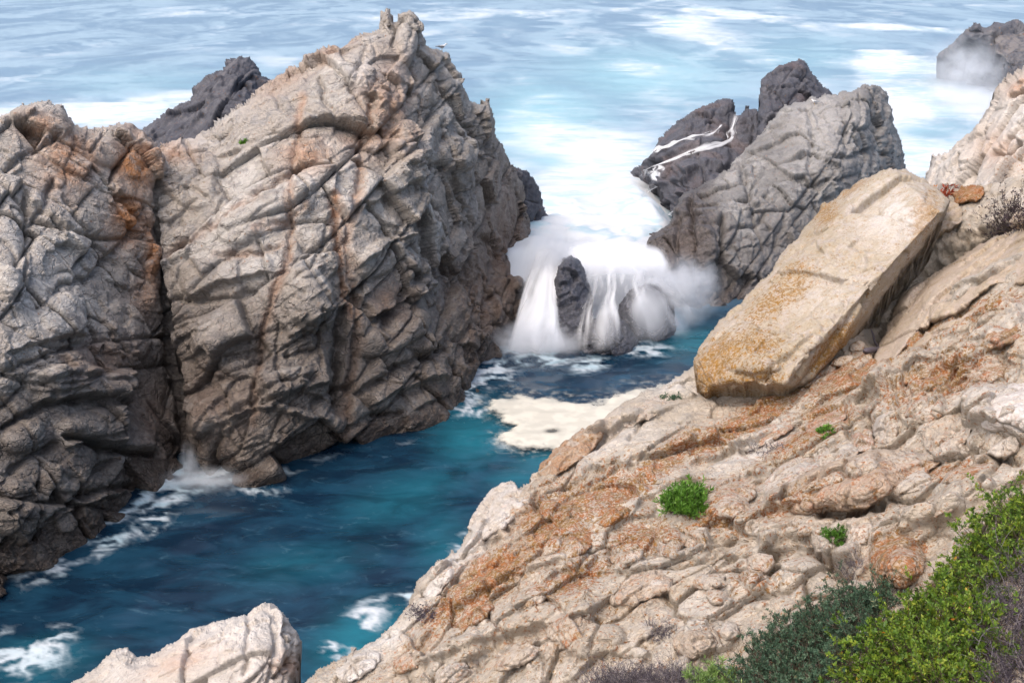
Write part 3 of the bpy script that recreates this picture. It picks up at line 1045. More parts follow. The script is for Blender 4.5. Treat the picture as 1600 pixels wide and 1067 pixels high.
out_free = [(985, 400), (995, 380), (1012, 364), (1043, 352), (1052, 325), (1066, 300), (1092, 288), (1130, 268), (1150, 245), (1180, 215), (1205, 185),
            (1225, 165), (1262, 153), (1300, 145), (1333, 140), (1350, 129), (1375, 131), (1390, 150), (1400, 190), (1413, 230), (1418, 265), (1435, 310)]
out_close = [(1430, 420), (1300, 540), (1120, 540), (1080, 520), (1040, 440), (1000, 425)]
out_ctrl = [(990, 395, 'y', 71), (1043, 360, 'y', 73), (1095, 288, 'y', 79), (1180, 215, 'y', 86), (1262, 153, 'y', 91), (1350, 129, 'y', 94), (1400, 190, 'y', 97),
            (1418, 265, 'y', 98), (1085, 478, 'z', 0), (1130, 474, 'z', 0), (1120, 540, 'z', -2), (1300, 540, 'z', -2.5), (1200, 460, 'z', 0.), (1430, 420, 'y', 84),
            (1300, 250, 'y', 80), (1200, 300, 'y', 76.5), (1110, 380, 'y', 69.5), (1060, 400, 'y', 70), (1340, 200, 'y', 85), (1300, 380, 'y', 76), (1180, 400, 'y', 71)]
out_strokes = [([(1080, 300), (1083, 380), (1086, 470)], 3, .7), ([(1128, 330), (1131, 400), (1129, 476)], 4, 1.1), ([(1058, 330), (1056, 400), (1062, 440)], 3, .5),
               ([(1055, 355), (1090, 352), (1128, 348)], 3, .4), ([(1060, 420), (1095, 430), (1130, 425)], 3, .4), ([(1130, 360), (1180, 350), (1200, 330)], 3, .5),
               ([(1155, 250), (1175, 320), (1195, 400)], 4, .5), ([(1190, 300), (1230, 330), (1210, 400)], 3, .4), ([(1370, 135), (1365, 180), (1385, 250)], 5, .7),
               ([(1210, 200), (1260, 210), (1320, 205), (1360, 200)], 4, .4), ([(1270, 240), (1320, 250), (1365, 232)], 4, .5), ([(1240, 280), (1280, 290), (1340, 270)], 4, .4),
               ([(1260, 160), (1270, 200), (1265, 260), (1280, 300)], 4, .4), ([(1310, 150), (1325, 190), (1320, 240)], 3, .4), ([(1070, 452), (1110, 450), (1150, 455)], 3, .4)]
build_rock('outcrop', out_free, out_close, out_ctrl, 1.35, M['outcrop'],
           LEV(3.4, rnd_=1.0),
           up28, rim=(22, 2.6), skirt=(12, 12), rough=.05, edge=(4, 15), strokes=out_strokes, masks=m_out, seed=41, split=70, keep_min=100,
           bumps=[(1345, 170, 30, 35, 0, .6), (1100, 390, 22, 50, 0, .5), (1240, 195, 40, 30, 0, .6), (1320, 270, 50, 50, 0, .6)],
           label='rounded grey wrinkled outcrop with dark blocky wet foot, behind the tilted boulder', cat='outcrop')
build_rock('pinnacle_rock', [(1180, 230), (1185, 190), (1186, 130), (1200, 114), (1225, 98), (1250, 91), (1262, 100), (1280, 125), (1303, 146), (1320, 160)],
           [(1320, 240), (1230, 330), (1120, 330), (1150, 260)],
           [(1186, 130, 'y', 97), (1250, 92, 'y', 101), (1303, 146, 'y', 100), (1240, 150, 'y', 96), (1190, 230, 'y', 91), (1230, 330, 'y', 84), (1120, 330, 'y', 86), (1320, 240, 'y', 93)],
           1.5, M['dark'], LEV(3.2), up28, rim=(16, 2.5), skirt=(8, 12), edge=(3, 13), seed=47, split=30, keep_min=60, masks=m_wet,
           strokes=[([(1188, 200), (1215, 190), (1260, 180)], 3, .5), ([(1240, 100), (1262, 130), (1290, 150)], 3, .4)],
           label='dark blue-grey pinnacle standing behind the rounded grey outcrop', cat='sea rock')
ledge_free = [(975, 276), (982, 268), (1000, 258), (1022, 238), (1030, 214), (1060, 187), (1090, 168), (1130, 150), (1147, 154), (1150, 178), (1168, 166), (1186, 170), (1195, 200)]
build_rock('rock_ledge', ledge_free, [(1200, 300), (1120, 330), (1060, 350), (1030, 330), (1040, 300), (1000, 285)],
           [(980, 272, 'z', .2), (1025, 235, 'y', 100), (1090, 168, 'y', 103), (1147, 154, 'y', 104), (1195, 190, 'y', 100), (1040, 330, 'z', .2), (1060, 300, 'y', 88), (1120, 320, 'y', 84), (1200, 300, 'y', 86),
            (1080, 250, 'y', 93), (1130, 230, 'y', 95.5), (1000, 290, 'z', 0.)],
           1.4, M['dark'], LEV(3.6, (1.5, .45, .8)), up28, rim=(14, 2.2), skirt=(8, 10), edge=(3, 13), seed=53, split=40, keep_min=60, masks=m_wet,
           scarps=[([(1000, 270), (1060, 240), (1140, 225)], .9, 30), ([(1020, 300), (1090, 265), (1150, 255)], .7, 25)],
           strokes=[([(1148, 165), (1140, 205), (1135, 225)], 4, .8), ([(1190, 250), (1130, 260), (1060, 300)], 3, .3)],
           label='dark stepped wet ledge with white runnels of water, sloping into the surge', cat='rock ledge')


# --- rocks in the gap that the surge pours over
def m_gap(A, P, u, v, seed):
    A['wet'] += .95


def dome(label, free, close, ctrl, seed, rim):
    return build_rock('boulder', free, close, ctrl, 1.3, M['dark'], LEV(1.6, rnd_=1.4),
                      up28, rim=rim, skirt=(3, 5), edge=(2, 12), seed=seed, masks=m_gap, label=label, cat='boulder')


dome('dark upright boulder standing in the waterfall gap against the stack', [(858, 500), (864, 450), (870, 418), (880, 402), (893, 397), (908, 408), (918, 430), (928, 465)],
     [(925, 530), (880, 530)], [(862, 490, 'y', 61), (890, 400, 'y', 63), (920, 440, 'y', 63), (895, 460, 'y', 60.6), (900, 525, 'y', 59.5), (880, 420, 'y', 61.6)], 61, (14, 1.6))
dome('dark rounded boulder low in the gap with white water streaming over its front', [(897, 560), (902, 525), (922, 500), (950, 487), (980, 500), (998, 528), (1006, 560)],
     [(1000, 590), (900, 590)], [(902, 550, 'y', 59.2), (950, 490, 'y', 60.4), (1000, 550, 'y', 59.4), (950, 530, 'y', 57.8), (950, 560, 'z', -.2), (950, 590, 'z', -2)], 63, (18, 1.6))
dome('grey veiled boulder in the surge beside the streaming dark one', [(955, 530), (966, 475), (985, 450), (1010, 440), (1038, 448), (1055, 478), (1058, 522)],
     [(1040, 550), (960, 560)], [(960, 520, 'y', 61), (1010, 442, 'y', 62.5), (1053, 500, 'y', 61.2), (1010, 490, 'y', 60.2), (1000, 550, 'z', -.8)], 67, (22, 2.0))


# --- far rock
build_rock('sea_rock', [(1462, 88), (1480, 75), (1500, 56), (1521, 32), (1540, 43), (1556, 35), (1582, 29), (1605, 36), (1680, 70), (1760, 110)],
           [(1760, 240), (1600, 200), (1545, 140), (1500, 115)],
           [(1465, 86, 'z', 5.0), (1521, 33, 'y', 172), (1582, 30, 'y', 176), (1760, 110, 'y', 180), (1540, 140, 'z', 0), (1600, 195, 'z', -1), (1495, 112, 'z', .3), (1560, 100, 'y', 163), (1760, 240, 'z', -3)],
           1.4, M['far'], LEV(11), up28, rim=(12, 5), skirt=(20, 14), rough=.12, edge=(3, 13), seed=71, split=30, keep_min=80,
           label='distant dark headland rock wrapped in spray at the far edge of the sea', cat='sea rock')


# ================================================================== the near hillside
def g(Y):
    return 6 + .92 * max(Y - 6, 0) ** .86 if Y > 6 else Y


def gmap(lst):
    return [(u, v, k, g(val) if k == 'y' else val) for u, v, k, val in lst]


def m_cliff2(A, P, u, v, seed):
    A['rust'] = np.maximum(A['rust'], np.maximum(.5 * blob(u, v, 1560, 230, 30, 30), .8 * blob(u, v, 1590, 130, 25, 12, 30)))
    A['pale'] = .55 * blob(u, v, 1590, 190, 60, 40, 30) + .3 * blob(u, v, 1480, 260, 50, 40)
    A['lich'] = .35 * blob(u, v, 1600, 250, 50, 40)


up_far = frame_from((.75, .35, .5))
build_rock('cliff_rock', [(1436, 285), (1446, 262), (1452, 240), (1480, 228), (1500, 214), (1530, 190), (1546, 164), (1556, 138), (1576, 114), (1600, 99), (1640, 80), (1760, 20), (2400, -160)],
           [(2400, 420), (1760, 420), (1600, 400), (1450, 340)],
           gmap([(1446, 262, 'y', 35), (1500, 214, 'y', 34.5), (1556, 138, 'y', 33.5), (1600, 99, 'y', 33), (1760, 20, 'y', 31), (1450, 340, 'y', 30.5), (1600, 290, 'y', 26), (1600, 400, 'y', 22),
            (1540, 250, 'y', 30), (1600, 190, 'y', 29.5), (1760, 420, 'y', 18), (1760, 200, 'y', 27), (2400, -160, 'y', 26), (2400, 420, 'y', 15)]),
           1.3, M['white'], LEV(2.2), up_far, rim=(16, 1.2), skirt=(5, 6), rough=.025, edge=(3, 13),
           wrinkle=.03, seed=79, masks=m_cliff2, split=50, keep_min=100,
           strokes=[([(1560, 235), (1590, 200), (1610, 170)], 3, .25), ([(1570, 150), (1600, 140)], 3, .25), ([(1548, 235), (1575, 240), (1600, 225)], 4, .35)],
           label='pale grey jointed cliff rock climbing out of the frame above the tilted boulder', cat='cliff')

hill_free = [(380, 1120), (470, 1067), (500, 1040), (560, 1010), (600, 985), (635, 945), (652, 905), (690, 872), (715, 855), (735, 822), (770, 790), (830, 742), (870, 702), (940, 652), (1000, 612),
             (1050, 592), (1082, 570)]
hill_close = [(1160, 520), (1300, 400), (1430, 315), (1500, 288), (1560, 280), (1760, 230), (2500, 60), (2500, 1650), (380, 1650)]
hill_ctrl = [(470, 1067, 'y', 11.8), (560, 1010, 'y', 12.6), (640, 940, 'y', 13.6), (730, 830, 'y', 15), (870, 702, 'y', 17.4), (1000, 612, 'y', 19.6), (1082, 570, 'y', 21),
             (1250, 612, 'y', 18.2), (1160, 520, 'y', 22.5), (1320, 520, 'y', 19.6), (1300, 400, 'y', 24), (1430, 315, 'y', 27), (1500, 288, 'y', 26), (1600, 380, 'y', 18.5), (1480, 420, 'y', 19.8), (1400, 560, 'y', 17.2),
             (1600, 480, 'y', 15.5), (1450, 600, 'y', 14.8), (1600, 600, 'y', 12.6), (1300, 680, 'y', 14.6), (1100, 700, 'y', 16), (1000, 800, 'y', 13.6), (1300, 760, 'y', 12.4), (1500, 720, 'y', 11.2),
             (1600, 760, 'y', 9.6), (850, 900, 'y', 12.2), (1100, 900, 'y', 10.8), (1300, 880, 'y', 10.0), (1450, 880, 'y', 8.8), (1600, 900, 'y', 7.6), (1600, 1067, 'y', 6.2), (1350, 1067, 'y', 7.2), (1100, 1067, 'y', 8.4),
             (850, 1067, 'y', 9.8), (600, 1067, 'y', 11.3), (1760, 230, 'y', 22), (1760, 1240, 'y', 4.6), (1100, 1240, 'y', 6.6), (380, 1240, 'y', 10.4), (2500, 60, 'y', 17), (2500, 700, 'y', 7.5), (2500, 1650, 'y', 2.6), (1300, 1650, 'y', 3.6), (380, 1650, 'y', 7)]


def hill_calm(u, v):
    z1 = inside([(1250, 640), (1090, 640), (1000, 690), (900, 740), (940, 650), (1080, 590), (1260, 615), (1340, 540), (1450, 400), (1620, 300), (1620, 462), (1500, 520), (1340, 612)], u, v).astype(float)
    d, _, _ = seg_dist([(1340, 612), (1500, 520), (1620, 462)], u, v)
    return 1 - .72 * z1 * sstep(0, 12, d)


def m_hill(A, P, u, v, seed):
    n = noise(P / 1.1, 3) * .5 + noise(P / .45, 4) * .35
    L = np.zeros(len(u), np.float32)
    for b in ((880, 800, 90, 55, 35, 1.25), (760, 900, 90, 40, 35, 1.2), (690, 960, 70, 26, 35, 1.1), (1010, 740, 120, 24, 35, 1.2), (1180, 650, 150, 22, 30, 1.3), (1380, 560, 150, 34, 27, 1.25), (1530, 490, 90, 24, 22, 1.2), (1250, 690, 100, 22, 25, .9),
              (950, 760, 60, 40, 30, 1.1), (1480, 600, 120, 40, 20, .95), (1250, 790, 140, 22, 20, .75), (1400, 860, 50, 30, 20, 1.2), (1450, 740, 100, 20, 15, .9), (1000, 840, 80, 40, 0, .9), (1120, 800, 60, 30, 0, .85),
              (900, 900, 100, 30, 30, .8), (1180, 900, 60, 30, 0, .75), (660, 1000, 60, 20, 30, .8), (1560, 430, 60, 30, 0, .15), (1300, 650, 60, 20, 0, .9)):
        L = np.maximum(L, b[5] * blob(u, v, *b[:5]))
    base = .30 * sstep(-40, 40, (v - (1130 - .42 * u)))      # crusts thin out on the smooth tan ledge near the boulder
    A['lich'] = np.clip(np.maximum(L, base) + .45 * n * (L + .35), 0, 1.08)
    r = A['rust']
    for b in ((900, 690, 70, 26, 38, .8), (820, 800, 70, 22, 40, .7), (1200, 610, 90, 22, 25, .45), (1320, 745, 110, 20, 18, .8), (800, 880, 80, 30, 35, .9), (1390, 870, 50, 30, 0, .8), (650, 1020, 60, 20, 30, .6), (880, 1000, 60, 30, 0, .4),
              (1250, 800, 50, 20, 15, .5), (1000, 930, 60, 20, 20, .4)):
        r = np.maximum(r, b[5] * blob(u, v, *b[:5]))
    A['rust'] = r * .45
    p = np.zeros(len(u), np.float32)
    for b in ((720, 870, 60, 20, 45, .6), (600, 1000, 60, 18, 32, .6), (950, 690, 70, 22, 35, .3), (1560, 640, 60, 30, 0, .4), (1180, 700, 60, 14, 30, .5), (1050, 600, 30, 16, 0, .5), (1500, 420, 80, 16, 30, .2)):
        p = np.maximum(p, b[5] * blob(u, v, *b[:5]))
    A['pale'] = p


ribdir = at_y(1500, 600, 13.8) - at_y(950, 900, 11.6)
rib = frame_from(ribdir, (0, -.4, 1))
hill_scarps = [
    # lichen rib over the smooth ledge, the lower ribs, overhang pockets
    ([(1340, 610), (1430, 555), (1520, 500), (1610, 462)][::-1], .45, 60), ([(1090, 640), (1200, 640), (1330, 590), (1450, 540)], -.0, 40),
    ([(1190, 800), (1260, 800), (1340, 790), (1400, 770)], .34, 60), ([(1060, 730), (1180, 690), (1300, 640), (1420, 600)], .2, 50), ([(1500, 668), (1550, 672), (1610, 692)], .32, 50),
    ([(900, 760), (990, 720), (1100, 690)], .18, 50), ([(1180, 860), (1260, 850), (1340, 880)], .3, 40), ([(700, 960), (800, 900), (900, 870)], .2, 60), ([(640, 1050), (800, 990), (950, 960)], .2, 60),
    ([(1350, 850), (1430, 830), (1520, 790)], .2, 40), ([(1380, 500), (1460, 460), (1540, 440), (1610, 390)], .22, 40), ([(1390, 565), (1440, 540), (1530, 520)], .0, 30)]
hill_strokes = [([(1370, 500), (1415, 440), (1465, 402), (1540, 368)], 26, 1.9, 0, 1), ([(1355, 560), (1400, 500), (1450, 455), (1530, 400), (1600, 352)], 15, .7), ([(1180, 885), (1215, 850), (1260, 842), (1300, 880), (1330, 905)], 10, .4), ([(1270, 800), (1330, 795), (1380, 780)], 9, .32),
                ([(1000, 870), (1080, 850), (1180, 830)], 6, .18), ([(835, 760), (838, 800)], 4, .22), ([(930, 660), (980, 640), (1060, 620)], 4, .15), ([(870, 705), (930, 690), (960, 660)], 4, .15),
                ([(700, 880), (760, 850), (860, 770), (960, 720)], 5, .18), ([(980, 690), (1000, 665), (1015, 640)], 3, .15), ([(1060, 660), (1090, 690)], 3, .12), ([(650, 930), (740, 900), (850, 850)], 5, .15), ([(760, 800), (800, 830)], 3, .15),
                ([(1420, 600), (1430, 660)], 4, .15), ([(1320, 640), (1330, 690)], 4, .15), ([(1500, 640), (1510, 700), (1600, 720)], 6, .2), ([(1100, 770), (1180, 740), (1300, 700)], 5, .18)]
hill_bumps = [(1560, 640, 60, 40, -5, .28), (1380, 640, 30, 38, 0, .18), (1440, 635, 42, 48, 20, .22), (1340, 650, 24, 32, 0, .14), (1330, 745, 120, 26, 18, .34), (1250, 700, 90, 20, 25, .16), (1130, 790, 34, 24, 10, .2), (1090, 845, 22, 28, 0, .14),
              (1055, 850, 20, 26, 0, .14), (1180, 900, 22, 26, 0, .16), (1100, 990, 50, 32, 10, .2), (820, 960, 60, 28, 20, .18), (700, 1030, 70, 26, 25, .2), (930, 1000, 50, 30, 15, .18), (1400, 870, 44, 36, 10, .22), (1500, 560, 90, 20, 22, .2),
              (1400, 590, 80, 20, 28, .15), (1500, 440, 90, 26, 32, .25), (760, 770, 40, 26, 42, .2), (900, 690, 60, 20, 38, .22), (960, 650, 60, 20, 25, .15), (680, 900, 40, 20, 45, .15), (1500, 770, 60, 20, 20, .16), (1220, 840, 40, 16, 0, .14), (1450, 800, 60, 20, 15, .18)]
hill = build_rock('hillside', hill_free, hill_close, gmap(hill_ctrl), 1.45, M['hill'],
                  LEV(.80, (1.0, .52, .75), rnd_=.8, k=1.15, first='V'),
                  rib, rim=(14, .5), skirt=(4, 9), rough=.014, blur=1.0, edge=(4, 14), seed=83, lean=.7, crk_k=1.5, calm=hill_calm, wrinkle=.02, masks=m_hill, strokes=hill_strokes, bumps=hill_bumps, scarps=hill_scarps, split=260, keep_min=160, piece='stone', kind='structure', origin=(4, 12, 13))
tag(hill, 'tan granite hillside crusted with orange lichen')


# --- the white rock at the bottom
def m_white(A, P, u, v, seed):
    A['pale'] = .5 * blob(u, v, 380, 990, 120, 40, 15)
    A['rust'] = np.maximum(.5 * blob(u, v, 290, 1030, 60, 20, 20), .5 * blob(u, v, 455, 1040, 30, 20))


build_rock('boulder', [(70, 1100), (112, 1062), (150, 1042), (176, 1014), (200, 1009), (214, 1026), (240, 1020), (300, 980), (350, 966), (385, 956), (400, 943), (425, 938), (441, 952), (460, 975), (473, 1000),
                       (470, 1030), (462, 1070), (480, 1110)], [(480, 1200), (70, 1200)],
           gmap([(112, 1062, 'y', 15.6), (200, 1010, 'y', 16.2), (300, 980, 'y', 16), (425, 940, 'y', 16.2), (473, 1000, 'y', 15.6), (300, 1060, 'y', 14.2), (420, 1030, 'y', 14.2), (200, 1070, 'y', 14.6), (300, 1200, 'y', 12.8), (460, 1110, 'y', 13.8)]),
           1.3, M['white'], LEV(1.1, k=.7), frame_from((.9, .2, .38)), rim=(26, .8), skirt=(2.5, 5), rough=.014,
           edge=(3, 14), wrinkle=.02, seed=89, masks=m_white, strokes=[([(380, 1060), (385, 1000), (390, 955)], 3, .1), ([(420, 1080), (430, 1010), (425, 960)], 3, .12), ([(230, 1040), (300, 1010), (380, 985)], 3, .1), ([(430, 1060), (455, 1030)], 6, .2)],
           split=40, keep_min=150, label='whitish cracked boulder rising from the bottom edge beside the inlet water', cat='boulder')


# --- the tilted slab boulder
def m_slab(A, P, u, v, seed):
    n = noise(P / .5, 3) * .5 + noise(P / .2, 4) * .3
    L = np.zeros(len(u), np.float32)
    for b in ((1130, 560, 60, 40, 20, 1.1), (1100, 600, 30, 40, 0, 1.25), (1200, 470, 80, 30, 45, .75), (1290, 330, 30, 22, 45, 1.0), (1445, 335, 22, 45, -25, 1.35), (1330, 290, 40, 14, 30, .9), (1300, 540, 60, 14, 50, 1.25), (1240, 440, 60, 30, 45, .7),
              (1180, 540, 60, 40, 0, .85), (1170, 590, 70, 20, 0, .9), (1400, 300, 30, 14, 0, .55)):
        L = np.maximum(L, b[5] * blob(u, v, *b[:5]))
    A['lich'] = np.clip(np.maximum(L, .24) + .4 * n * (L + .3), 0, 1.02)
    A['pale'] = .55 * blob(u, v, 1400, 330, 60, 50) + .25 * blob(u, v, 1300, 450, 60, 40, 45)
    A['rust'] = np.maximum(.4 * blob(u, v, 1300, 560, 60, 16, 52), .2 * blob(u, v, 1120, 590, 40, 30))


slab_free = [(1100, 614), (1088, 602), (1082, 562), (1098, 528), (1150, 472), (1190, 430), (1230, 385), (1262, 348), (1300, 308), (1330, 285), (1360, 272), (1392, 261), (1425, 268), (1455, 286), (1482, 310),
             (1476, 340), (1455, 365), (1440, 388), (1402, 440), (1345, 520), (1292, 580), (1256, 608), (1200, 604), (1150, 604), (1112, 612)]


def slab_planes():
    def plane(pts):
        a = np.array([[u, v, 1.0] for u, v, _ in pts])
        b = np.array([1.0 / float(depth_y(u, v, y)) for u, v, y in pts])
        return np.linalg.solve(a, b)
    top = plane([(1120, 560, 14.2), (1260, 545, 13.55), (1400, 300, 16.6)])

    def off(u, v, dy):
        D = 1.0 / (top @ np.array([u, v, 1.0]))
        return (u, v, D * float(ray(u, v)[1]) + dy)
    pl = [top]
    for a, b, c, dy in (((1430, 372), (1258, 556), (1373, 490), 1.25),        # under side facing the ledge
                        ((1100, 570), (1262, 577), (1160, 604), .28),        # lower end
                        ((1140, 512), (1345, 296), (1216, 402), .55),        # upper left edge
                        ((1415, 282), (1466, 330), (1470, 296), .8),         # top corner
                        ((1092, 560), (1180, 470), (1092, 520), .5)):
        pl.append(plane([off(*a, 0), off(*b, 0), off(*c, dy)]))

    def f(U, V):
        inv = np.stack([q[0] * U + q[1] * V + q[2] for q in pl], 0)
        k = 5000.0
        m = inv.min(0)
        return 1.0 / np.maximum(m - np.log(np.exp(-k * (inv - m)).sum(0)) / k * .5, 1e-3)
    return f


build_rock('tilted_boulder', slab_free, [], None,
           1.25, M['slab'], LEV(2.2, k=.42), frame_from((.6, .3, .6)), planes=slab_planes(), rim=(12, .3), skirt=(1.2, .9), rough=.012, wrinkle=.02, edge=(5, 22), seed=97,
           masks=m_slab, strokes=[([(1190, 545), (1260, 530), (1320, 490)], 3, .06), ([(1300, 500), (1325, 470)], 4, .06), ([(1150, 580), (1200, 600)], 4, .1), ([(1140, 530), (1230, 560), (1290, 540)], 3, .05), ([(1230, 395), (1330, 400)], 2.5, .04)],
           bumps=[(1180, 540, 60, 50, 20, .08), (1300, 420, 70, 45, 45, .06), (1410, 310, 45, 30, 30, .07), (1250, 520, 40, 30, 0, .06)],
           label='huge tan slab boulder tilted on the hillside, orange lichen along its edges', cat='boulder')


# --- ledges and stones of the hillside that stand out one by one
def ell(cu, cv, ru, rv, ang=0, n=14, sq=.75, seed=0):
    rg = np.random.default_rng(seed)
    a = math.radians(ang)
    out = []
    for i in range(n):
        t = 2 * math.pi * i / n
        c, s_ = math.cos(t), math.sin(t)
        x = math.copysign(abs(c) ** sq, c) * ru * (1 + .10 * rg.normal())
        y = math.copysign(abs(s_) ** sq, s_) * rv * (1 + .10 * rg.normal())
        out.append((cu + x * math.cos(a) + y * math.sin(a), cv - x * math.sin(a) + y * math.cos(a)))
    return out


def hill_piece(poly, h, seed, lich=.5, rust=.1, pale=.1, k=.8, s=.6, mat='hill', lift=0.0, smooth=1.0):
    cu = sum(q[0] for q in poly) / len(poly)
    cv = sum(q[1] for q in poly) / len(poly)

    def yy(u, v):
        return surf('hillside', u, v)[0][1]
    ring = poly[::max(1, len(poly) // 14)]
    ctrl = [(u, v, 'y', yy(u, v) + .02 - lift) for u, v in ring]
    ctrl += [(cu + .6 * (u - cu), cv + .6 * (v - cv), 'y', yy(cu + .6 * (u - cu), cv + .6 * (v - cv)) - h * .85 - lift) for u, v in ring[::2]]
    ctrl.append((cu, cv, 'y', yy(cu, cv) - h - lift))

    def mk(A, P, u, v, sd):
        n = noise(P / .35, sd) * .6 + noise(P / .12, sd + 1) * .3
        A['lich'] = np.clip(lich + .7 * n * (lich + .25), 0, 1.35).astype(np.float32)
        A['rust'] = np.full(len(u), rust, np.float32)
        A['pale'] = np.full(len(u), pale, np.float32)
    return build_rock('stone', poly + [poly[0]], [], ctrl, 1.4, M[mat], LEV(s, (1.0, .55, .75), rnd_=1.2, k=k * smooth), rib, rim=(7, h * .55), skirt=(.5 + h, .35 + h * .5), rough=.010, wrinkle=.014, edge=(3.5, 14), seed=seed,
                      masks=mk, lean=.7, crk_k=1.3, rim_calm=5, parent=hill)


hill_piece([(1352, 582), (1376, 532), (1404, 458), (1455, 430), (1520, 386), (1600, 350), (1700, 312), (1790, 300), (1850, 330), (1780, 390), (1690, 428), (1583, 448), (1556, 442), (1522, 470), (1495, 492), (1455, 505), (1428, 520), (1402, 560), (1380, 592)],
           .30, 201, lich=.12, rust=.25, k=.5, s=1.4, mat='slab')
hill_piece([(1445, 520), (1500, 496), (1530, 474), (1590, 452), (1690, 424), (1750, 425), (1700, 470), (1600, 500), (1500, 540), (1440, 566), (1400, 580), (1420, 545)], .12, 203, lich=.25, rust=.25, k=.4, s=1.2, mat='slab')
hill_piece([(1330, 618), (1372, 586), (1430, 560), (1500, 522), (1560, 490), (1604, 466), (1690, 436), (1760, 430), (1790, 460), (1700, 510), (1600, 530), (1540, 552), (1480, 584), (1420, 600), (1380, 628)], .22, 205, lich=1.05, k=.8, s=.7)
hill_piece([(1508, 655), (1514, 630), (1545, 605), (1600, 592), (1660, 590), (1712, 612), (1728, 655), (1690, 696), (1610, 690), (1562, 677), (1522, 672)], .30, 207, lich=.34, pale=.55, k=.6, s=.9, mat='white')
hill_piece([(1188, 802), (1200, 780), (1260, 745), (1330, 722), (1400, 712), (1472, 720), (1450, 742), (1400, 768), (1352, 796), (1292, 802), (1230, 806)], .34, 209, lich=.5, rust=.55, k=.5, s=.9)
for i, (cu, cv, ru, rv, ang, h, li, ru_, pa) in enumerate((
        (1556, 692, 38, 20, -5, .12, .2, .1, .2), (1440, 632, 39, 30, 15, .22, .62, .1, .15), (1385, 666, 22, 28, 0, .16, .35, .1, .3), (1474, 678, 38, 28, 12, .16, .3, .15, .1), (1346, 682, 19, 22, 0, .12, .6, .1, .2),
        (1415, 754, 41, 17, 12, .16, .4, .1, .2), (1136, 774, 46, 32, 12, .24, .55, .2, .1), (1236, 742, 50, 22, 30, .16, .5, .1, .3), (1290, 716, 20, 16, 10, .10, .3, .05, .2), (1322, 708, 20, 14, 10, .10, .45, .05, .2),
        (1190, 822, 30, 14, 5, .14, .35, .1, .25), (1246, 822, 28, 16, -5, .13, .5, .15, .1), (1285, 848, 17, 16, 0, .12, .3, .1, .3), (1400, 880, 40, 38, 15, .24, .8, .5, .05), (1048, 852, 21, 20, 0, .14, .5, .1, .1), (1086, 838, 18, 22, 10, .14, .65, .2, 0),
        (1110, 908, 28, 13, 5, .12, .35, .1, .1), (1122, 932, 18, 14, 0, .10, .4, .1, .1), (1092, 1000, 37, 23, 10, .18, .25, .25, .05), (1140, 986, 17, 14, 0, .10, .3, .1, .2), (1022, 912, 24, 16, 0, .12, .3, .1, .25),
        (892, 982, 36, 26, 20, .18, .55, .2, .1), (828, 932, 32, 18, 25, .14, .6, .2, .1), (712, 1048, 38, 17, 20, .14, .35, .15, .25), (802, 1026, 40, 18, 20, .15, .4, .2, .2), (1004, 918, 52, 20, 18, .14, .4, .3, .1), (778, 796, 56, 26, 42, .2, .15, .2, .5),
        (890, 708, 56, 20, 38, .2, .3, .75, 0), (960, 800, 30, 18, 30, .14, .9, .2, 0), (900, 852, 34, 18, 35, .15, 1.0, .2, .05), (980, 868, 26, 16, 20, .13, .6, .1, .1), (1230, 980, 26, 14, 10, .12, .3, .1, .2), (1000, 988, 22, 14, 10, .1, .3, .1, .2),
        (1290, 660, 32, 14, 25, .12, .9, .1, .2), (1210, 672, 36, 13, 28, .12, .9, .1, .25), (1510, 740, 40, 15, 18, .14, .6, .15, .1), (1470, 790, 34, 14, 15, .12, .55, .2, .1), (1540, 585, 34, 18, 20, .14, .8, .2, .1), (1340, 830, 22, 22, 0, .14, .4, .15, .15),
        (640, 1030, 34, 14, 32, .12, .7, .3, .1), (740, 960, 40, 16, 35, .14, 1.0, .2, .05), (690, 905, 40, 14, 48, .14, .2, .1, .6), (1010, 640, 42, 14, 28, .14, .3, .2, .2), (560, 1040, 40, 16, 28, .14, .15, .1, .6))):
    hill_piece(ell(cu, cv, ru * 1.05, rv * 1.08, ang, seed=i), h, 220 + i, li, ru_, pa)
hill_piece(ell(1512, 303, 26, 13, 10, seed=91), .2, 291, 1.05, .7, 0)
hill_piece(ell(1470, 345, 46, 20, 35, seed=92), .15, 292, .15, .2, .1, mat='slab')
# ================================================================== white water
def simple_mat(name, col, rough=.8, spec=.3):
    t = NT(name)
    b = t.n('ShaderNodeBsdfPrincipled')
    n = t.noise(30, 3)
    t.link(t.mul(t.mix(0.0, col, col), t.ramp(n, .3, .7, .75, 1.15)), b.inputs['Base Color'])
    b.inputs['Roughness'].default_value = rough
    b.inputs['Specular IOR Level'].default_value = spec
    t.link(b.outputs[0], t.out.inputs[0])
    return t.m


def foam_mat(name, col, attr='cover', transl=.35):
    t = NT(name)
    d = t.n('ShaderNodeBsdfDiffuse')
    d.inputs[0].default_value = (*col, 1)
    tl = t.n('ShaderNodeBsdfTranslucent')
    tl.inputs[0].default_value = (*col, 1)
    mx = t.n('ShaderNodeMixShader')
    mx.inputs[0].default_value = transl
    t.link(d.outputs[0], mx.inputs[1])
    t.link(tl.outputs[0], mx.inputs[2])
    tr = t.n('ShaderNodeBsdfTransparent')
    m2 = t.n('ShaderNodeMixShader')
    t.link(t.attr(attr), m2.inputs[0])
    t.link(tr.outputs[0], m2.inputs[1])
    t.link(mx.outputs[0], m2.inputs[2])
    t.link(m2.outputs[0], t.out.inputs[0])
    return t.m


M['veil'] = foam_mat('white_water', (.9, .92, .95))
M['raft'] = foam_mat('sea_foam', (.60, .575, .50), transl=.1)


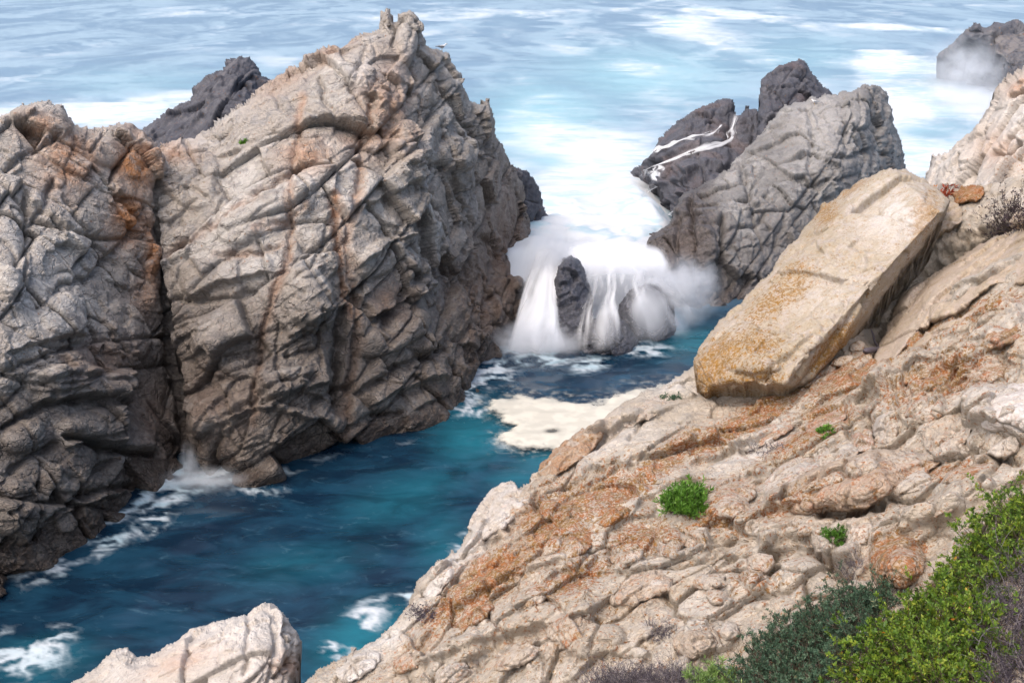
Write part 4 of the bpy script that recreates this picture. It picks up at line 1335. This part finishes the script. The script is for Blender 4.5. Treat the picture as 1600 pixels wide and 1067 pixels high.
def catmull(A, t):
    """A: (n, ..) rows, t in 0..1"""
    n = len(A)
    x = t * (n - 1)
    i = np.clip(np.floor(x).astype(int), 0, n - 2)
    f = (x - i)[:, None]
    if A.ndim == 3:
        f = f[..., None]
    g_ = lambda k: A[np.clip(k, 0, n - 1)]
    p0, p1, p2, p3 = g_(i - 1), g_(i), g_(i + 1), g_(i + 2)
    return .5 * (2 * p1 + (p2 - p0) * f + (2 * p0 - 5 * p1 + 4 * p2 - p3) * f ** 2 + (3 * p1 - p0 - 3 * p2 + p3) * f ** 3)


def sheet(rows, ns, nt, push=0.0, seed=0):
    R = np.array([[at_y(u, v, y + push) for u, v, y in r] for r in rows])
    Rt = catmull(R, np.linspace(0, 1, nt))
    S = catmull(np.swapaxes(Rt, 0, 1), np.linspace(0, 1, ns))
    S = np.swapaxes(S, 0, 1)                       # nt, ns, 3
    T, X = np.meshgrid(np.linspace(0, 1, nt), np.linspace(0, 1, ns), indexing='ij')
    idx = np.arange(nt * ns).reshape(nt, ns)
    Fq = np.stack([idx[:-1, :-1].ravel(), idx[1:, :-1].ravel(), idx[1:, 1:].ravel(), idx[:-1, 1:].ravel()], 1)
    return S.reshape(-1, 3), Fq, T.ravel(), X.ravel()


def veil(name, parent, rows, dens, lo, hi, streak, push=0., seed=0, fin=.12, fout=.12, fside=.12, bump=.10):
    V, Fq, T, X = sheet(rows, 220, 90, push)
    q = np.stack([X * streak, T * 1.4, np.full(len(X), seed * 1.7)], 1)
    q[:, 0] += .35 * noise(np.stack([X * 3, T * 3, np.full(len(X), seed + .5)], 1), seed)
    s = fbm(q, 3, 600 + seed, gain=.5)
    a = sstep(lo, hi, s + dens)
    a *= sstep(0, fin, T) * sstep(0, fout, 1 - T) * sstep(0, fside, X + .06 * s) * sstep(0, fside, 1 - X + .06 * s)
    V = V + np.stack([np.zeros(len(X)), -bump * s, bump * s * .5], 1)
    return mesh_from(name, V, Fq, {'cover': a}, M['veil'], parent=parent, origin=parent.location if parent else None)


wf = empty('waterfall', at_y(930, 545, 59.5))
tag(wf, 'silky white waterfall pouring over the boulders between the stack and the outcrop', 'waterfall')
chute = [[(840, 388, 66.5), (862, 386, 66), (884, 398, 65.5)], [(818, 450, 63.4), (846, 448, 62.6), (874, 450, 62.4)],
         [(801, 512, 61), (838, 508, 60.4), (876, 506, 60.4)], [(786, 560, 59.4), (838, 562, 58.8), (892, 553, 58.9)]]
fan = [[(905, 420, 66.5), (950, 408, 67), (1000, 415, 67), (1056, 425, 67.5)], [(908, 462, 62.6), (948, 446, 62.4), (1008, 436, 62.8), (1066, 455, 64)],
       [(896, 512, 60.2), (946, 486, 59.4), (1012, 468, 60.6), (1082, 480, 62.4)], [(880, 560, 58.6), (948, 552, 56.9), (1030, 538, 59.2), (1108, 502, 61.8)]]
for k, (dn, st, pu) in enumerate(((.7, 3, 0), (.4, 5, -.35), (.3, 2.2, -.7))):
    veil('water_veil', wf, chute, dn, -.3, .75, st, pu, 11 + k, fin=.1, fout=.2, fside=.2)
for k, (dn, st, pu) in enumerate(((-.15, 6, 0), (-.22, 10, -.3), (-.25, 4, -.6))):
    veil('water_veil', wf, fan, dn, -.45, .8, st, pu, 21 + k, fin=.05, fout=.35, fside=.1)
# a denser crest where the surge spills over the sill
crest = [[(880, 385, 69), (960, 372, 70), (1040, 385, 70)], [(886, 418, 66.5), (955, 402, 66.5), (1050, 415, 67)], [(896, 455, 63), (955, 440, 62.2), (1062, 445, 64)]]
veil('water_veil', wf, crest, 1.1, -.3, .6, 6, -.2, 31, fin=.3, fout=.55, fside=.15)

# runnels down the dark ledge
for k, (line, w, lab) in enumerate((
        ([(1150, 178), (1143, 205), (1138, 220), (1100, 236), (1050, 254), (1018, 268), (1004, 282)], .55, 'longest white runnel stepping down the dark wet ledge'),
        ([(1127, 200), (1112, 214), (1080, 222), (1048, 232), (1028, 245)], .36, 'short upper runnel of white water on the dark wet ledge'),
        ([(1040, 262), (1035, 278), (1028, 292), (1022, 300)], .9, 'white curtain of water spilling off the low lip of the dark ledge'),
        ([(1086, 300), (1070, 315), (1052, 335), (1040, 350)], .4, 'white trickle running off between the dark ledge and the outcrop'))):
    pts = np.array([surf('rock_ledge', u, v)[0] + surf('rock_ledge', u, v)[1] * .25 for u, v in line])
    C = catmull(pts, np.linspace(0, 1, 60))
    for _ in range(3):
        C[1:-1] = (C[:-2] + 2 * C[1:-1] + C[2:]) / 4
    tg = np.gradient(C, axis=0)
    tg /= np.linalg.norm(tg, axis=1, keepdims=True)
    sdv = np.cross(tg, np.array([0, -.6, .8]))
    sdv /= np.linalg.norm(sdv, axis=1, keepdims=True)
    X = np.linspace(-1, 1, 15)
    wv_ = w * (.35 + 1.0 * np.clip(.6 + fbm(np.stack([np.linspace(0, 6, 60), np.full(60, k), np.zeros(60)], 1), 3, 660 + k), .15, 1.6)) * (.5 + 1.0 * np.linspace(0, 1, 60))
    Vv = C[:, None] + sdv[:, None] * (X[None, :, None] * wv_[:, None, None]) + np.array([0, -.06, .1]) * (1 - X[None, :, None] ** 2)
    Tt, Xx = np.meshgrid(np.linspace(0, 1, 60), X, indexing='ij')
    nz = fbm(np.stack([Tt.ravel() * 7, Xx.ravel() * 1.6, np.full(Tt.size, k)], 1), 4, 650 + k)
    cov = .85 * sstep(.05, 1.25, (1 - np.abs(Xx.ravel())) * 1.0 + nz * 1.1) * sstep(0, .1, Tt.ravel()) * sstep(0, .1, 1 - Tt.ravel())
    idx = np.arange(60 * 15).reshape(60, 15)
    Fq = np.stack([idx[:-1, :-1].ravel(), idx[1:, :-1].ravel(), idx[1:, 1:].ravel(), idx[:-1, 1:].ravel()], 1)
    o = mesh_from('water_runnel', Vv.reshape(-1, 3), Fq, {'cover': cov}, M['veil'], origin=tuple(pts[-1]))
    tag(o, lab, 'runnel', 'runnels of white water on the dark ledge')

# the cream-coloured raft of foam
raft_poly = [(758, 634), (782, 622), (806, 616), (838, 622), (870, 620), (900, 630), (935, 630), (962, 616), (1000, 606), (1040, 601), (1075, 596), (1130, 590), (1130, 640), (1040, 690), (940, 702), (880, 704),
             (852, 700), (820, 702), (792, 694), (774, 688), (782, 676), (800, 668), (788, 655), (776, 645)]
U, V = np.meshgrid(np.arange(735, 1150, 2.0), np.arange(580, 722, 1.6))
u, v = U.ravel(), V.ravel()
nw = np.stack([u / 26, v / 10, np.zeros(len(u))], 1)
wu, wv = 12 * fbm(nw, 4, 701), 6 * fbm(nw, 4, 703)
dd, _, _ = seg_dist(raft_poly + [raft_poly[0]], u + wu, v + wv)
sdist = np.where(inside(raft_poly, u + wu, v + wv), dd, -dd)
cov = sstep(-4, 8, sdist + 1.5 * fbm(nw * 3, 3, 705))
hole = blob(u, v, 862, 676, 12, 3.5) + .8 * blob(u, v, 905, 688, 8, 2.5)
cov *= 1 - np.clip(hole * 1.1, 0, .85)
lc = fbm(np.stack([u / 9, v / 4, np.ones(len(u))], 1), 4, 711)
cov *= np.clip(sstep(-.5, .15, lc + sdist / 9), 0, 1)
cov *= .86 + .14 * sstep(-.3, .3, fbm(np.stack([u / 30, v / 10, np.full(len(u), 8.)], 1), 4, 715))
halo = sstep(-26, 2, sdist) * .35 * sstep(.0, .7, fbm(np.stack([u / 14, v / 5, np.full(len(u), 4.)], 1), 4, 713))
cov = np.maximum(cov, halo)
P = at_z(u, v, .22)
P[:, 2] += .10 * np.clip(sdist / 10, 0, 1) + .05 * fbm(P / [1.6, 1.0, 1], 3, 707)
idx = np.arange(U.size).reshape(U.shape)
Fq = np.stack([idx[:-1, :-1].ravel(), idx[1:, :-1].ravel(), idx[1:, 1:].ravel(), idx[:-1, 1:].ravel()], 1)
Fq = Fq[(cov[Fq].max(1) > .01)]
vv, iv = np.unique(Fq, return_inverse=True)
o = mesh_from('foam_raft', P[vv], iv.reshape(Fq.shape), {'cover': cov[vv]}, M['raft'])
tag(o, 'cream raft of sea foam floating in the inlet below the waterfall', 'foam', kind='stuff')


# spray hanging over the breaking water
def spray_mat(name, dens, nscale):
    t = NT(name)
    tc = t.n('ShaderNodeTexCoord').outputs['Object']
    ln = t.n('ShaderNodeVectorMath', operation='LENGTH')
    t.link(tc, ln.inputs[0])
    r = t.math('SUBTRACT', 1.0, ln.outputs['Value'], clamp=True)
    r = t.math('POWER', r, 1.4)
    nz = t.ramp(t.noise(nscale, 3, .6, vec=tc), .35, .68, .15, 1.4)
    v = t.n('ShaderNodeVolumePrincipled')
    v.inputs['Color'].default_value = (.97, .98, 1, 1)
    v.inputs['Anisotropy'].default_value = .2
    t.link(t.math('MULTIPLY', t.math('MULTIPLY', r, nz), dens), v.inputs['Density'])
    t.link(v.outputs[0], t.out.inputs['Volume'])
    return t.m


import bmesh


def spray(px, Y, r, dens, label, tilt=0, k=0):
    bm = bmesh.new()
    bmesh.ops.create_icosphere(bm, subdivisions=3, radius=1.0)
    me = bpy.data.meshes.new('spray')
    bm.to_mesh(me)
    bm.free()
    me.materials.append(spray_mat('spray_%d' % k, dens, 2.2))
    o = bpy.data.objects.new('spray', me)
    COL.objects.link(o)
    o.location = at_y(px[0], px[1], Y)
    o.scale = r
    o.rotation_euler = (0, math.radians(tilt), 0)
    tag(o, label, 'spray', kind='stuff')


spray((855, 425), 64, (1.9, 1.7, 3.8), 3.0, 'white spray rising between the stack foot and the upright boulder', 15, 0)
spray((1066, 455), 62.8, (2.8, 1.6, 2.6), 2.4, 'white spray against the dark foot of the outcrop', -25, 1)
spray((960, 445), 64.5, (5.0, 2.2, 1.9), 1.4, 'white spray over the crest of the waterfall', 0, 2)
spray((838, 540), 59.0, (3.4, 1.7, 1.7), 3.2, 'white spray at the foot of the waterfall chute', 0, 3)
spray((1505, 112), 158, (7, 5, 6), .42, 'pale spray bursting against the distant headland rock', 10, 4)
spray((1545, 160), 150, (10, 5, 4), .42, 'pale spray drifting below the distant headland rock', 0, 5)
spray((297, 728), 43.2, (.5, .5, 1.4), 4.0, 'small white splash at the foot of the dark cleft', 0, 6)
spray((320, 748), 42.0, (2.2, .9, .6), 2.6, 'low white wash around the splash below the cleft', 0, 7)
# ================================================================== plants
def leaf_mat(name, cols, rough=.55, transl=.25):
    t = NT(name)
    r = t.n('ShaderNodeValToRGB')
    el = r.color_ramp.elements
    while len(el) < len(cols):
        el.new(.5)
    for i, (p, c) in enumerate(cols):
        el[i].position = p
        el[i].color = (*c, 1)
    t.link(t.attr('hue'), r.inputs[0])
    b = t.n('ShaderNodeBsdfPrincipled')
    t.link(r.outputs[0], b.inputs['Base Color'])
    b.inputs['Roughness'].default_value = rough
    tl = t.n('ShaderNodeBsdfTranslucent')
    t.link(r.outputs[0], tl.inputs[0])
    mx = t.n('ShaderNodeMixShader')
    mx.inputs[0].default_value = transl
    t.link(b.outputs[0], mx.inputs[1])
    t.link(tl.outputs[0], mx.inputs[2])
    t.link(mx.outputs[0], t.out.inputs[0])
    return t.m


M['lf_yellow'] = leaf_mat('yellow_green_leaf', [(0, (.025, .055, .010)), (.3, (.08, .16, .018)), (.65, (.17, .27, .025)), (.93, (.32, .37, .04)), (.965, (.42, .20, .02)), (1, (.5, .12, .02))])
M['lf_grey'] = leaf_mat('grey_green_leaf', [(0, (.02, .045, .025)), (.5, (.065, .13, .075)), (.9, (.14, .22, .13)), (1, (.26, .2, .09))])
M['lf_bright'] = leaf_mat('bright_green_leaf', [(0, (.03, .08, .01)), (.5, (.09, .22, .02)), (1, (.2, .38, .05))])
M['lf_pale'] = leaf_mat('pale_green_leaf', [(0, (.07, .13, .03)), (.5, (.2, .32, .08)), (1, (.36, .48, .18))])
M['lf_dry'] = leaf_mat('dry_leaf', [(0, (.02, .014, .022)), (.5, (.06, .046, .065)), (1, (.2, .17, .2))], .8, .1)
M['lf_purple'] = leaf_mat('dark_purple_leaf', [(0, (.012, .008, .012)), (.5, (.035, .022, .03)), (1, (.08, .05, .06))], .7, .1)
M['lf_red'] = leaf_mat('red_succulent_leaf', [(0, (.16, .02, .015)), (.6, (.36, .07, .03)), (1, (.35, .22, .08))])
M['twig'] = leaf_mat('dry_twig', [(0, (.03, .022, .03)), (.6, (.09, .075, .09)), (1, (.28, .25, .27))], .85, .02)
M['stem'] = leaf_mat('brown_stem', [(0, (.03, .02, .014)), (1, (.1, .07, .045))], .85, .02)


def tubes(paths, r0, r1, sides=3):
    """paths: (n, k, 3) -> one tube per path"""
    n, k, _ = paths.shape
    tg = np.gradient(paths, axis=1)
    tg /= np.linalg.norm(tg, axis=2, keepdims=True) + 1e-9
    a = np.cross(tg, np.array([.3, .2, .93]))
    a /= np.linalg.norm(a, axis=2, keepdims=True) + 1e-9
    b = np.cross(tg, a)
    rad = (np.asarray(r0).reshape(-1, 1) * np.linspace(1, 0, k) + np.asarray(r1).reshape(-1, 1) * np.linspace(0, 1, k))[..., None]
    rings = []
    for j in range(sides):
        an = 2 * math.pi * j / sides
        rings.append(paths + rad * (a * math.cos(an) + b * math.sin(an)))
    V = np.stack(rings, 2)                          # n, k, sides, 3
    idx = np.arange(n * k * sides).reshape(n, k, sides)
    Fq = []
    for j in range(sides):
        j2 = (j + 1) % sides
        Fq.append(np.stack([idx[:, :-1, j].ravel(), idx[:, :-1, j2].ravel(), idx[:, 1:, j2].ravel(), idx[:, 1:, j].ravel()], 1))
    return V.reshape(-1, 3), np.concatenate(Fq)


def unit(a):
    return a / (np.linalg.norm(a, axis=-1, keepdims=True) + 1e-9)


def sample_poly(poly, n):
    pu = [p[0] for p in poly]
    pv = [p[1] for p in poly]
    out = []
    while len(out) < n:
        u = RNG.uniform(min(pu), max(pu), n * 3)
        v = RNG.uniform(min(pv), max(pv), n * 3)
        m = inside(poly, u, v)
        out += list(zip(u[m], v[m]))
    return np.array(out[:n])


def shrub(name, label, cat, poly, n, h, leaf, per, lmat, smat, stem_r=.004, spread=.5, twig=0, hue=(.0, 1.), lift=0.0, root='hillside', lean=(0, 0, 1), group=None, clump=.35, tipbias=.5):
    """stems that grow from the ground under the outline, each with leaves along it"""
    uv = sample_poly(poly, n)
    G = np.array([surf(root, a, b)[0] for a, b in uv])
    hn = h * (.7 + .6 * RNG.random(n)) * (1 + clump * fbm(np.concatenate([G / (h * 1.2)], 0), 2, 77) * 1.5)
    d = unit(np.array(lean) + spread * RNG.normal(size=(n, 3)) * [1, 1, .4])
    d2 = unit(d + .5 * RNG.normal(size=(n, 3)))
    K = 5
    s = np.linspace(0, 1, K)[None, :, None]
    paths = G[:, None] - np.array([0, 0, .03]) + hn[:, None, None] * (d[:, None] * s + .35 * (d2 - d)[:, None] * s * s) + lift * np.array([0, 0, 1]) * s
    cen = G.mean(0)
    e = empty(name, cen)
    tag(e, label, cat, group)
    SV, SF = tubes(paths, np.full(n, stem_r), np.full(n, stem_r * .35))
    sh = np.repeat(RNG.random(n), K * 3)
    if twig:
        # side twigs
        m = n * twig
        si = np.repeat(np.arange(n), twig)
        t = .25 + .7 * RNG.random(m)
        base = np.stack([catmull(paths[i], np.array([tt]))[0] for i, tt in zip(si, t)]) if m < 6000 else paths[si, np.clip((t * (K - 1)).astype(int), 0, K - 1)]
        dd_ = unit(d[si] + .9 * RNG.normal(size=(m, 3)))
        L = hn[si] * (.2 + .35 * RNG.random(m))
        s3 = np.linspace(0, 1, 3)[None, :, None]
        tp = base[:, None] + L[:, None, None] * (dd_[:, None] * s3 + .25 * RNG.normal(size=(m, 1, 3)) * s3 * s3)
        V2, F2 = tubes(tp, np.full(m, stem_r * .55), np.full(m, stem_r * .25))
        SF = np.concatenate([SF, F2 + len(SV)])
        SV = np.concatenate([SV, V2])
        sh = np.concatenate([sh, np.repeat(RNG.random(m), 9)])
        ends = tp
    else:
        ends = paths
    mesh_from('stem', SV, SF, {'hue': sh}, smat, parent=e, origin=cen, smooth=True)['kind'] = 'stuff'
    if per:
        lw, ll = leaf
        src = ends if twig else paths
        N_ = len(src) * per
        si = np.repeat(np.arange(len(src)), per)
        t = RNG.random(N_) ** tipbias
        t = .15 + .85 * t
        kk = src.shape[1] - 1
        x = np.clip(t * kk, 0, kk - 1e-3)
        i0 = x.astype(int)
        f = (x - i0)[:, None]
        base = src[si, i0] * (1 - f) + src[si, i0 + 1] * f
        ax = unit(src[si, i0 + 1] - src[si, i0])
        rd = unit(RNG.normal(size=(N_, 3)))
        out = unit(rd - ax * (rd * ax).sum(1, keepdims=True))
        dr = unit(out + ax * (.4 + .7 * RNG.random((N_, 1))) + np.array([0, 0, .25]))
        sdv = unit(np.cross(dr, unit(RNG.normal(size=(N_, 3)))))
        nr = np.cross(dr, sdv)
        l = ll * (.6 + .8 * RNG.random((N_, 1)))
        w = lw * (.6 + .8 * RNG.random((N_, 1)))
        q0 = base
        q1 = base + dr * l * .5 + sdv * w * .5 + nr * l * .06
        q2 = base + dr * l - nr * l * .10
        q3 = base + dr * l * .5 - sdv * w * .5 + nr * l * .06
        LV = np.stack([q0, q1, q2, q3], 1).reshape(-1, 3)
        LF = np.arange(N_ * 4).reshape(-1, 4)
        hv = np.clip(hue[0] + (hue[1] - hue[0]) * (.55 * RNG.random(N_) + .45 * RNG.random(len(src))[si]), 0, 1)
        mesh_from('foliage', LV, LF, {'hue': np.repeat(hv, 4)}, lmat, parent=e, origin=cen, smooth=False)['kind'] = 'stuff'
    return e


def disc(cu, cv, ru, rv, n=12):
    return [(cu + ru * math.cos(2 * math.pi * i / n), cv + rv * math.sin(2 * math.pi * i / n)) for i in range(n)]


shrub('shrub', 'large yellow-green leafy shrub with orange specks, at the lower corner of the hillside', 'shrub',
      [(1545, 805), (1600, 785), (1760, 780), (1760, 880), (1590, 880), (1555, 920), (1530, 960), (1550, 1000), (1530, 1090), (1295, 1090), (1340, 1020), (1400, 975), (1450, 935), (1480, 900), (1515, 860)],
      1300, .27, (.014, .032), 26, M['lf_yellow'], M['stem'], spread=.6, twig=2)
shrub('shrub', 'grey-green feathery shrub sprawling over the rock beside the yellow-green one', 'shrub',
      [(1148, 1090), (1172, 1030), (1205, 985), (1270, 950), (1350, 925), (1400, 925), (1380, 980), (1335, 1025), (1300, 1090)],
      1000, .21, (.008, .026), 26, M['lf_grey'], M['stem'], spread=.65, twig=2, lean=(-.25, 0, .9))
shrub('dry_shrub', 'dead purple-grey twiggy shrub at the frame edge behind the yellow-green one', 'dry shrub',
      [(1780, 880), (1600, 885), (1565, 920), (1542, 960), (1560, 1000), (1540, 1095), (1780, 1095)], 800, .28, (.006, .014), 4, M['lf_dry'], M['twig'], stem_r=.0035, spread=.7, twig=6)
shrub('dry_shrub', 'low dead twiggy shrub along the bottom edge, touching the pale green tuft', 'dry shrub',
      [(905, 1090), (935, 1060), (1000, 1050), (1080, 1058), (1085, 1090)], 420, .2, (.005, .012), 2, M['lf_dry'], M['twig'], stem_r=.0032, spread=.7, twig=6)
shrub('grass_tuft', 'pale lime-green tuft at the bottom edge between the dead shrub and the grey-green one', 'tuft',
      [(1082, 1085), (1090, 1052), (1118, 1045), (1145, 1055), (1148, 1085)], 180, .15, (.008, .05), 26, M['lf_pale'], M['stem'], spread=.6)
shrub('succulent', 'bright green round succulent cushion in a pocket of the orange-lichened rock', 'succulent',
      [(1042, 800), (1050, 785), (1075, 778), (1094, 782), (1094, 798), (1070, 806)], 190, .25, (.014, .06), 32, M['lf_bright'], M['stem'], spread=.7)
shrub('succulent', 'tiny green succulent cushion on the rib below the tilted boulder', 'succulent', disc(1290, 677, 9, 4), 26, .08, (.012, .04), 24, M['lf_bright'], M['stem'], spread=.8)
shrub('succulent', 'dark green succulent clump in the shaded rock hollow', 'succulent', disc(1308, 842, 14, 8), 36, .12, (.01, .035), 26, M['lf_bright'], M['stem'], spread=.8, hue=(0, .6))
shrub('dry_shrub', 'small dead twiggy clump below the dark green succulent in the hollow', 'dry shrub', disc(1325, 880, 24, 10), 60, .12, (.005, .012), 1, M['lf_dry'], M['twig'], stem_r=.003, spread=.8, twig=5)
shrub('dry_shrub', 'small dark twiggy clump alone on the lower hillside stones', 'dry shrub', disc(1028, 985, 20, 9), 60, .13, (.005, .012), 1, M['lf_dry'], M['twig'], stem_r=.003, spread=.8, twig=5)
shrub('dry_shrub', 'flat mat of grey dead twigs on the rib beside the tiny green cushion', 'dry shrub', disc(1195, 700, 34, 9), 80, .09, (.005, .012), 1, M['lf_dry'], M['twig'], stem_r=.0035, spread=1.0, twig=4)
shrub('dry_shrub', 'dark purple bush on the ledge behind the tilted boulder, near the frame edge', 'dry shrub', disc(1578, 352, 26, 8), 170, .50, (.016, .035), 12, M['lf_purple'], M['stem'], stem_r=.005, spread=.7, twig=3)
shrub('succulent', 'red-leaved succulent sprig behind the top corner of the tilted boulder', 'succulent', disc(1476, 305, 8, 4), 14, .2, (.03, .08), 9, M['lf_red'], M['stem'], stem_r=.006, spread=.7)
shrub('succulent', 'small olive tuft by the foot of the tilted boulder', 'succulent', disc(1050, 622, 14, 4), 30, .1, (.012, .035), 16, M['lf_grey'], M['stem'], spread=.8)
shrub('succulent', 'lone speck of green plant high on the pale shoulder of the stack', 'succulent', disc(380, 222, 6, 2.5), 20, .14, (.05, .10), 12, M['lf_bright'], M['stem'], spread=.8, root='sea_stack')
shrub('dry_shrub', 'thin dark twigs with pink tips on the hillside edge above the inlet', 'dry shrub', disc(662, 962, 22, 8), 50, .12, (.012, .025), 3, M['lf_dry'], M['twig'], stem_r=.003, spread=.8, twig=3)


# ================================================================== branch and loose stones under the boulder
def tube_obj(name, pts, r0, r1, mat, sides=8, k=40, wob=.02):
    C = catmull(np.array(pts, float), np.linspace(0, 1, k))
    C += wob * np.stack([noise(C * 4, 801 + j) for j in range(3)], 1)
    V, Fq = tubes(C[None], np.array([r0]), np.array([r1]), sides)
    V[:sides] = V[:sides].mean(0)
    V[-sides:] = V[-sides:].mean(0)
    return V, Fq


pts = [surf('hillside', u, v)[0] + [0, -.10, .12] for u, v in ((1345, 556), (1358, 530), (1372, 508), (1384, 488), (1396, 470), (1400, 452))]
V, Fq = tube_obj('dead_branch', pts, .045, .02, None)
pts2 = [surf('hillside', u, v)[0] + [0, -.08, .10] for u, v in ((1358, 530), (1350, 515), (1346, 500))]
V2, F2 = tube_obj('dead_branch', pts2, .022, .01, None, 6, 16)
br = mesh_from('dead_branch', V, Fq, {'hue': .4 + .3 * RNG.random(len(V))}, M['twig'], origin=tuple(pts[0]))
tag(br, 'dead reddish-grey branch wedged under the tilted boulder', 'branch')
mesh_from('twig', V2, F2, {'hue': .3 + .3 * RNG.random(len(V2))}, M['twig'], parent=br, origin=tuple(pts[0]))


def loose_stone(u, v, r, label, mat, sq=(1, .8, .6), root='hillside', sink=.25, seed=0, ang=0, group=None):
    bm = bmesh.new()
    bmesh.ops.create_icosphere(bm, subdivisions=4, radius=1.0)
    co = np.array([x.co[:] for x in bm.verts])
    me = bpy.data.meshes.new('stone')
    e, h, rr = worley(co * 1.3 + seed * 3.7, seed)
    pl = unit(np.random.default_rng(seed).normal(size=(9, 3)))
    dist = .62 + .25 * np.random.default_rng(seed + 1).random(9)
    k = (co @ pl.T) / dist[None]
    rad = 1 / np.maximum(1.0, k.max(1))
    co2 = co * rad[:, None] * (1 + .05 * fbm(co * 2.5 + seed, 4, seed))[:, None]
    co2 = co2 * np.array(sq) * r
    for vv_, c in zip(bm.verts, co2):
        vv_.co = c
    bm.to_mesh(me)
    bm.free()
    me.polygons.foreach_set('use_smooth', np.ones(len(me.polygons), bool))
    for nm, val in (('rust', .2), ('tint', .2), ('wet', 0), ('pale', .1), ('lich', .45)):
        a = me.attributes.new(nm, 'FLOAT', 'POINT')
        a.data.foreach_set('value', np.full(len(me.vertices), val, np.float32))
    me.materials.append(mat)
    P, N = surf(root, u, v)
    o = bpy.data.objects.new('loose_stone', me)
    COL.objects.link(o)
    o.location = P + np.array([0, 0, r * sq[2] * (1 - sink * 2)])
    o.rotation_euler = (.3 * math.sin(seed * 3), -.3, math.radians(ang))
    tag(o, label, 'stone', group)
    return o


loose_stone(1335, 540, .13, 'reddish stone wedged highest under the tilted boulder', M['hill'], seed=3, ang=30)
loose_stone(1318, 566, .12, 'flat brown stone wedged under the middle of the tilted boulder', M['hill'], (1.3, .8, .5), seed=5, ang=10)
loose_stone(1296, 582, .10, 'small tan stone under the lower corner of the tilted boulder', M['hill'], seed=8, ang=70)
loose_stone(1345, 566, .11, 'thin grey stone lying along the dead branch', M['hill'], (1.8, .6, .5), seed=9, ang=40)
loose_stone(1390, 478, .13, 'pale wedge stone propping the tilted boulder at the dark gap', M['white'], (.8, .6, 1.2), seed=12)
loose_stone(1185, 885, .16, 'block-shaped stone standing in the sandy hollow', M['hill'], (.9, .7, .9), seed=14, ang=15)
loose_stone(1598, 345, .22, 'orange-crusted stone beside the dark purple bush', M['hill'], seed=17)


# ================================================================== gulls
def gull(u, v, root, label, yaw):
    P, N = surf(root, u, v)
    e = empty('gull', (P[0], P[1], P[2] - .05))
    e.rotation_euler = (0, 0, yaw)
    tag(e, label, 'gull', 'gulls resting on the rocks')

    def lathe(prof, mat, name, loc=(0, 0, 0), par=e):
        V_, F_ = [], []
        S = 14
        for (x, z, ry, rz) in prof:
            for j in range(S):
                a = 2 * math.pi * j / S
                V_.append((x, ry * math.cos(a), z + rz * math.sin(a)))
        for i in range(len(prof) - 1):
            for j in range(S):
                j2 = (j + 1) % S
                F_.append((i * S + j, i * S + j2, (i + 1) * S + j2, (i + 1) * S + j))
        return mesh_from(name, np.array(V_), np.array(F_), None, mat, parent=par)
    body = [(-.30, .26, .005, .005), (-.22, .255, .05, .018), (-.12, .255, .085, .06), (0, .25, .105, .095), (.10, .26, .09, .095), (.16, .30, .06, .07), (.20, .36, .05, .055),
            (.235, .40, .052, .052), (.27, .405, .04, .042), (.295, .40, .018, .02), (.30, .40, .002, .002)]
    lathe(body, M['gull_white'], 'body')
    lathe([(.29, .395, .012, .014), (.33, .39, .01, .012), (.355, .38, .003, .004)], M['gull_beak'], 'beak')
    for s in (-1, 1):
        w = [(-.40, .27, .004, .004), (-.30, .275, .012, .02), (-.12, .275, .022, .05), (.02, .275, .025, .06), (.10, .28, .015, .035), (.12, .28, .002, .004)]
        o = lathe(w, M['gull_grey'], 'wing')
        for vtx in o.data.vertices:
            vtx.co.y += s * .09
        o = lathe([(0, 0, .008, .008), (.0, .16, .008, .008)], M['gull_beak'], 'leg')
        co = np.array([[.01 + .008 * math.cos(a), s * .03 + .008 * math.sin(a), z] for z in (-.02, .18) for a in np.linspace(0, 2 * math.pi, 14, endpoint=False)])
        for vtx, c in zip(o.data.vertices, co):
            vtx.co = c
    return e


M['gull_white'] = simple_mat('gull_white', (.8, .8, .8))
M['gull_grey'] = simple_mat('gull_grey', (.22, .24, .27))
M['gull_beak'] = simple_mat('gull_beak', (.55, .35, .05))
gull(690, 78, 'sea_stack', 'gull perched on the seaward shoulder just below the stack summit', math.radians(10))
gull(1272, 158, 'outcrop', 'gull sitting on the grey outcrop in front of the dark pinnacle', math.radians(160))
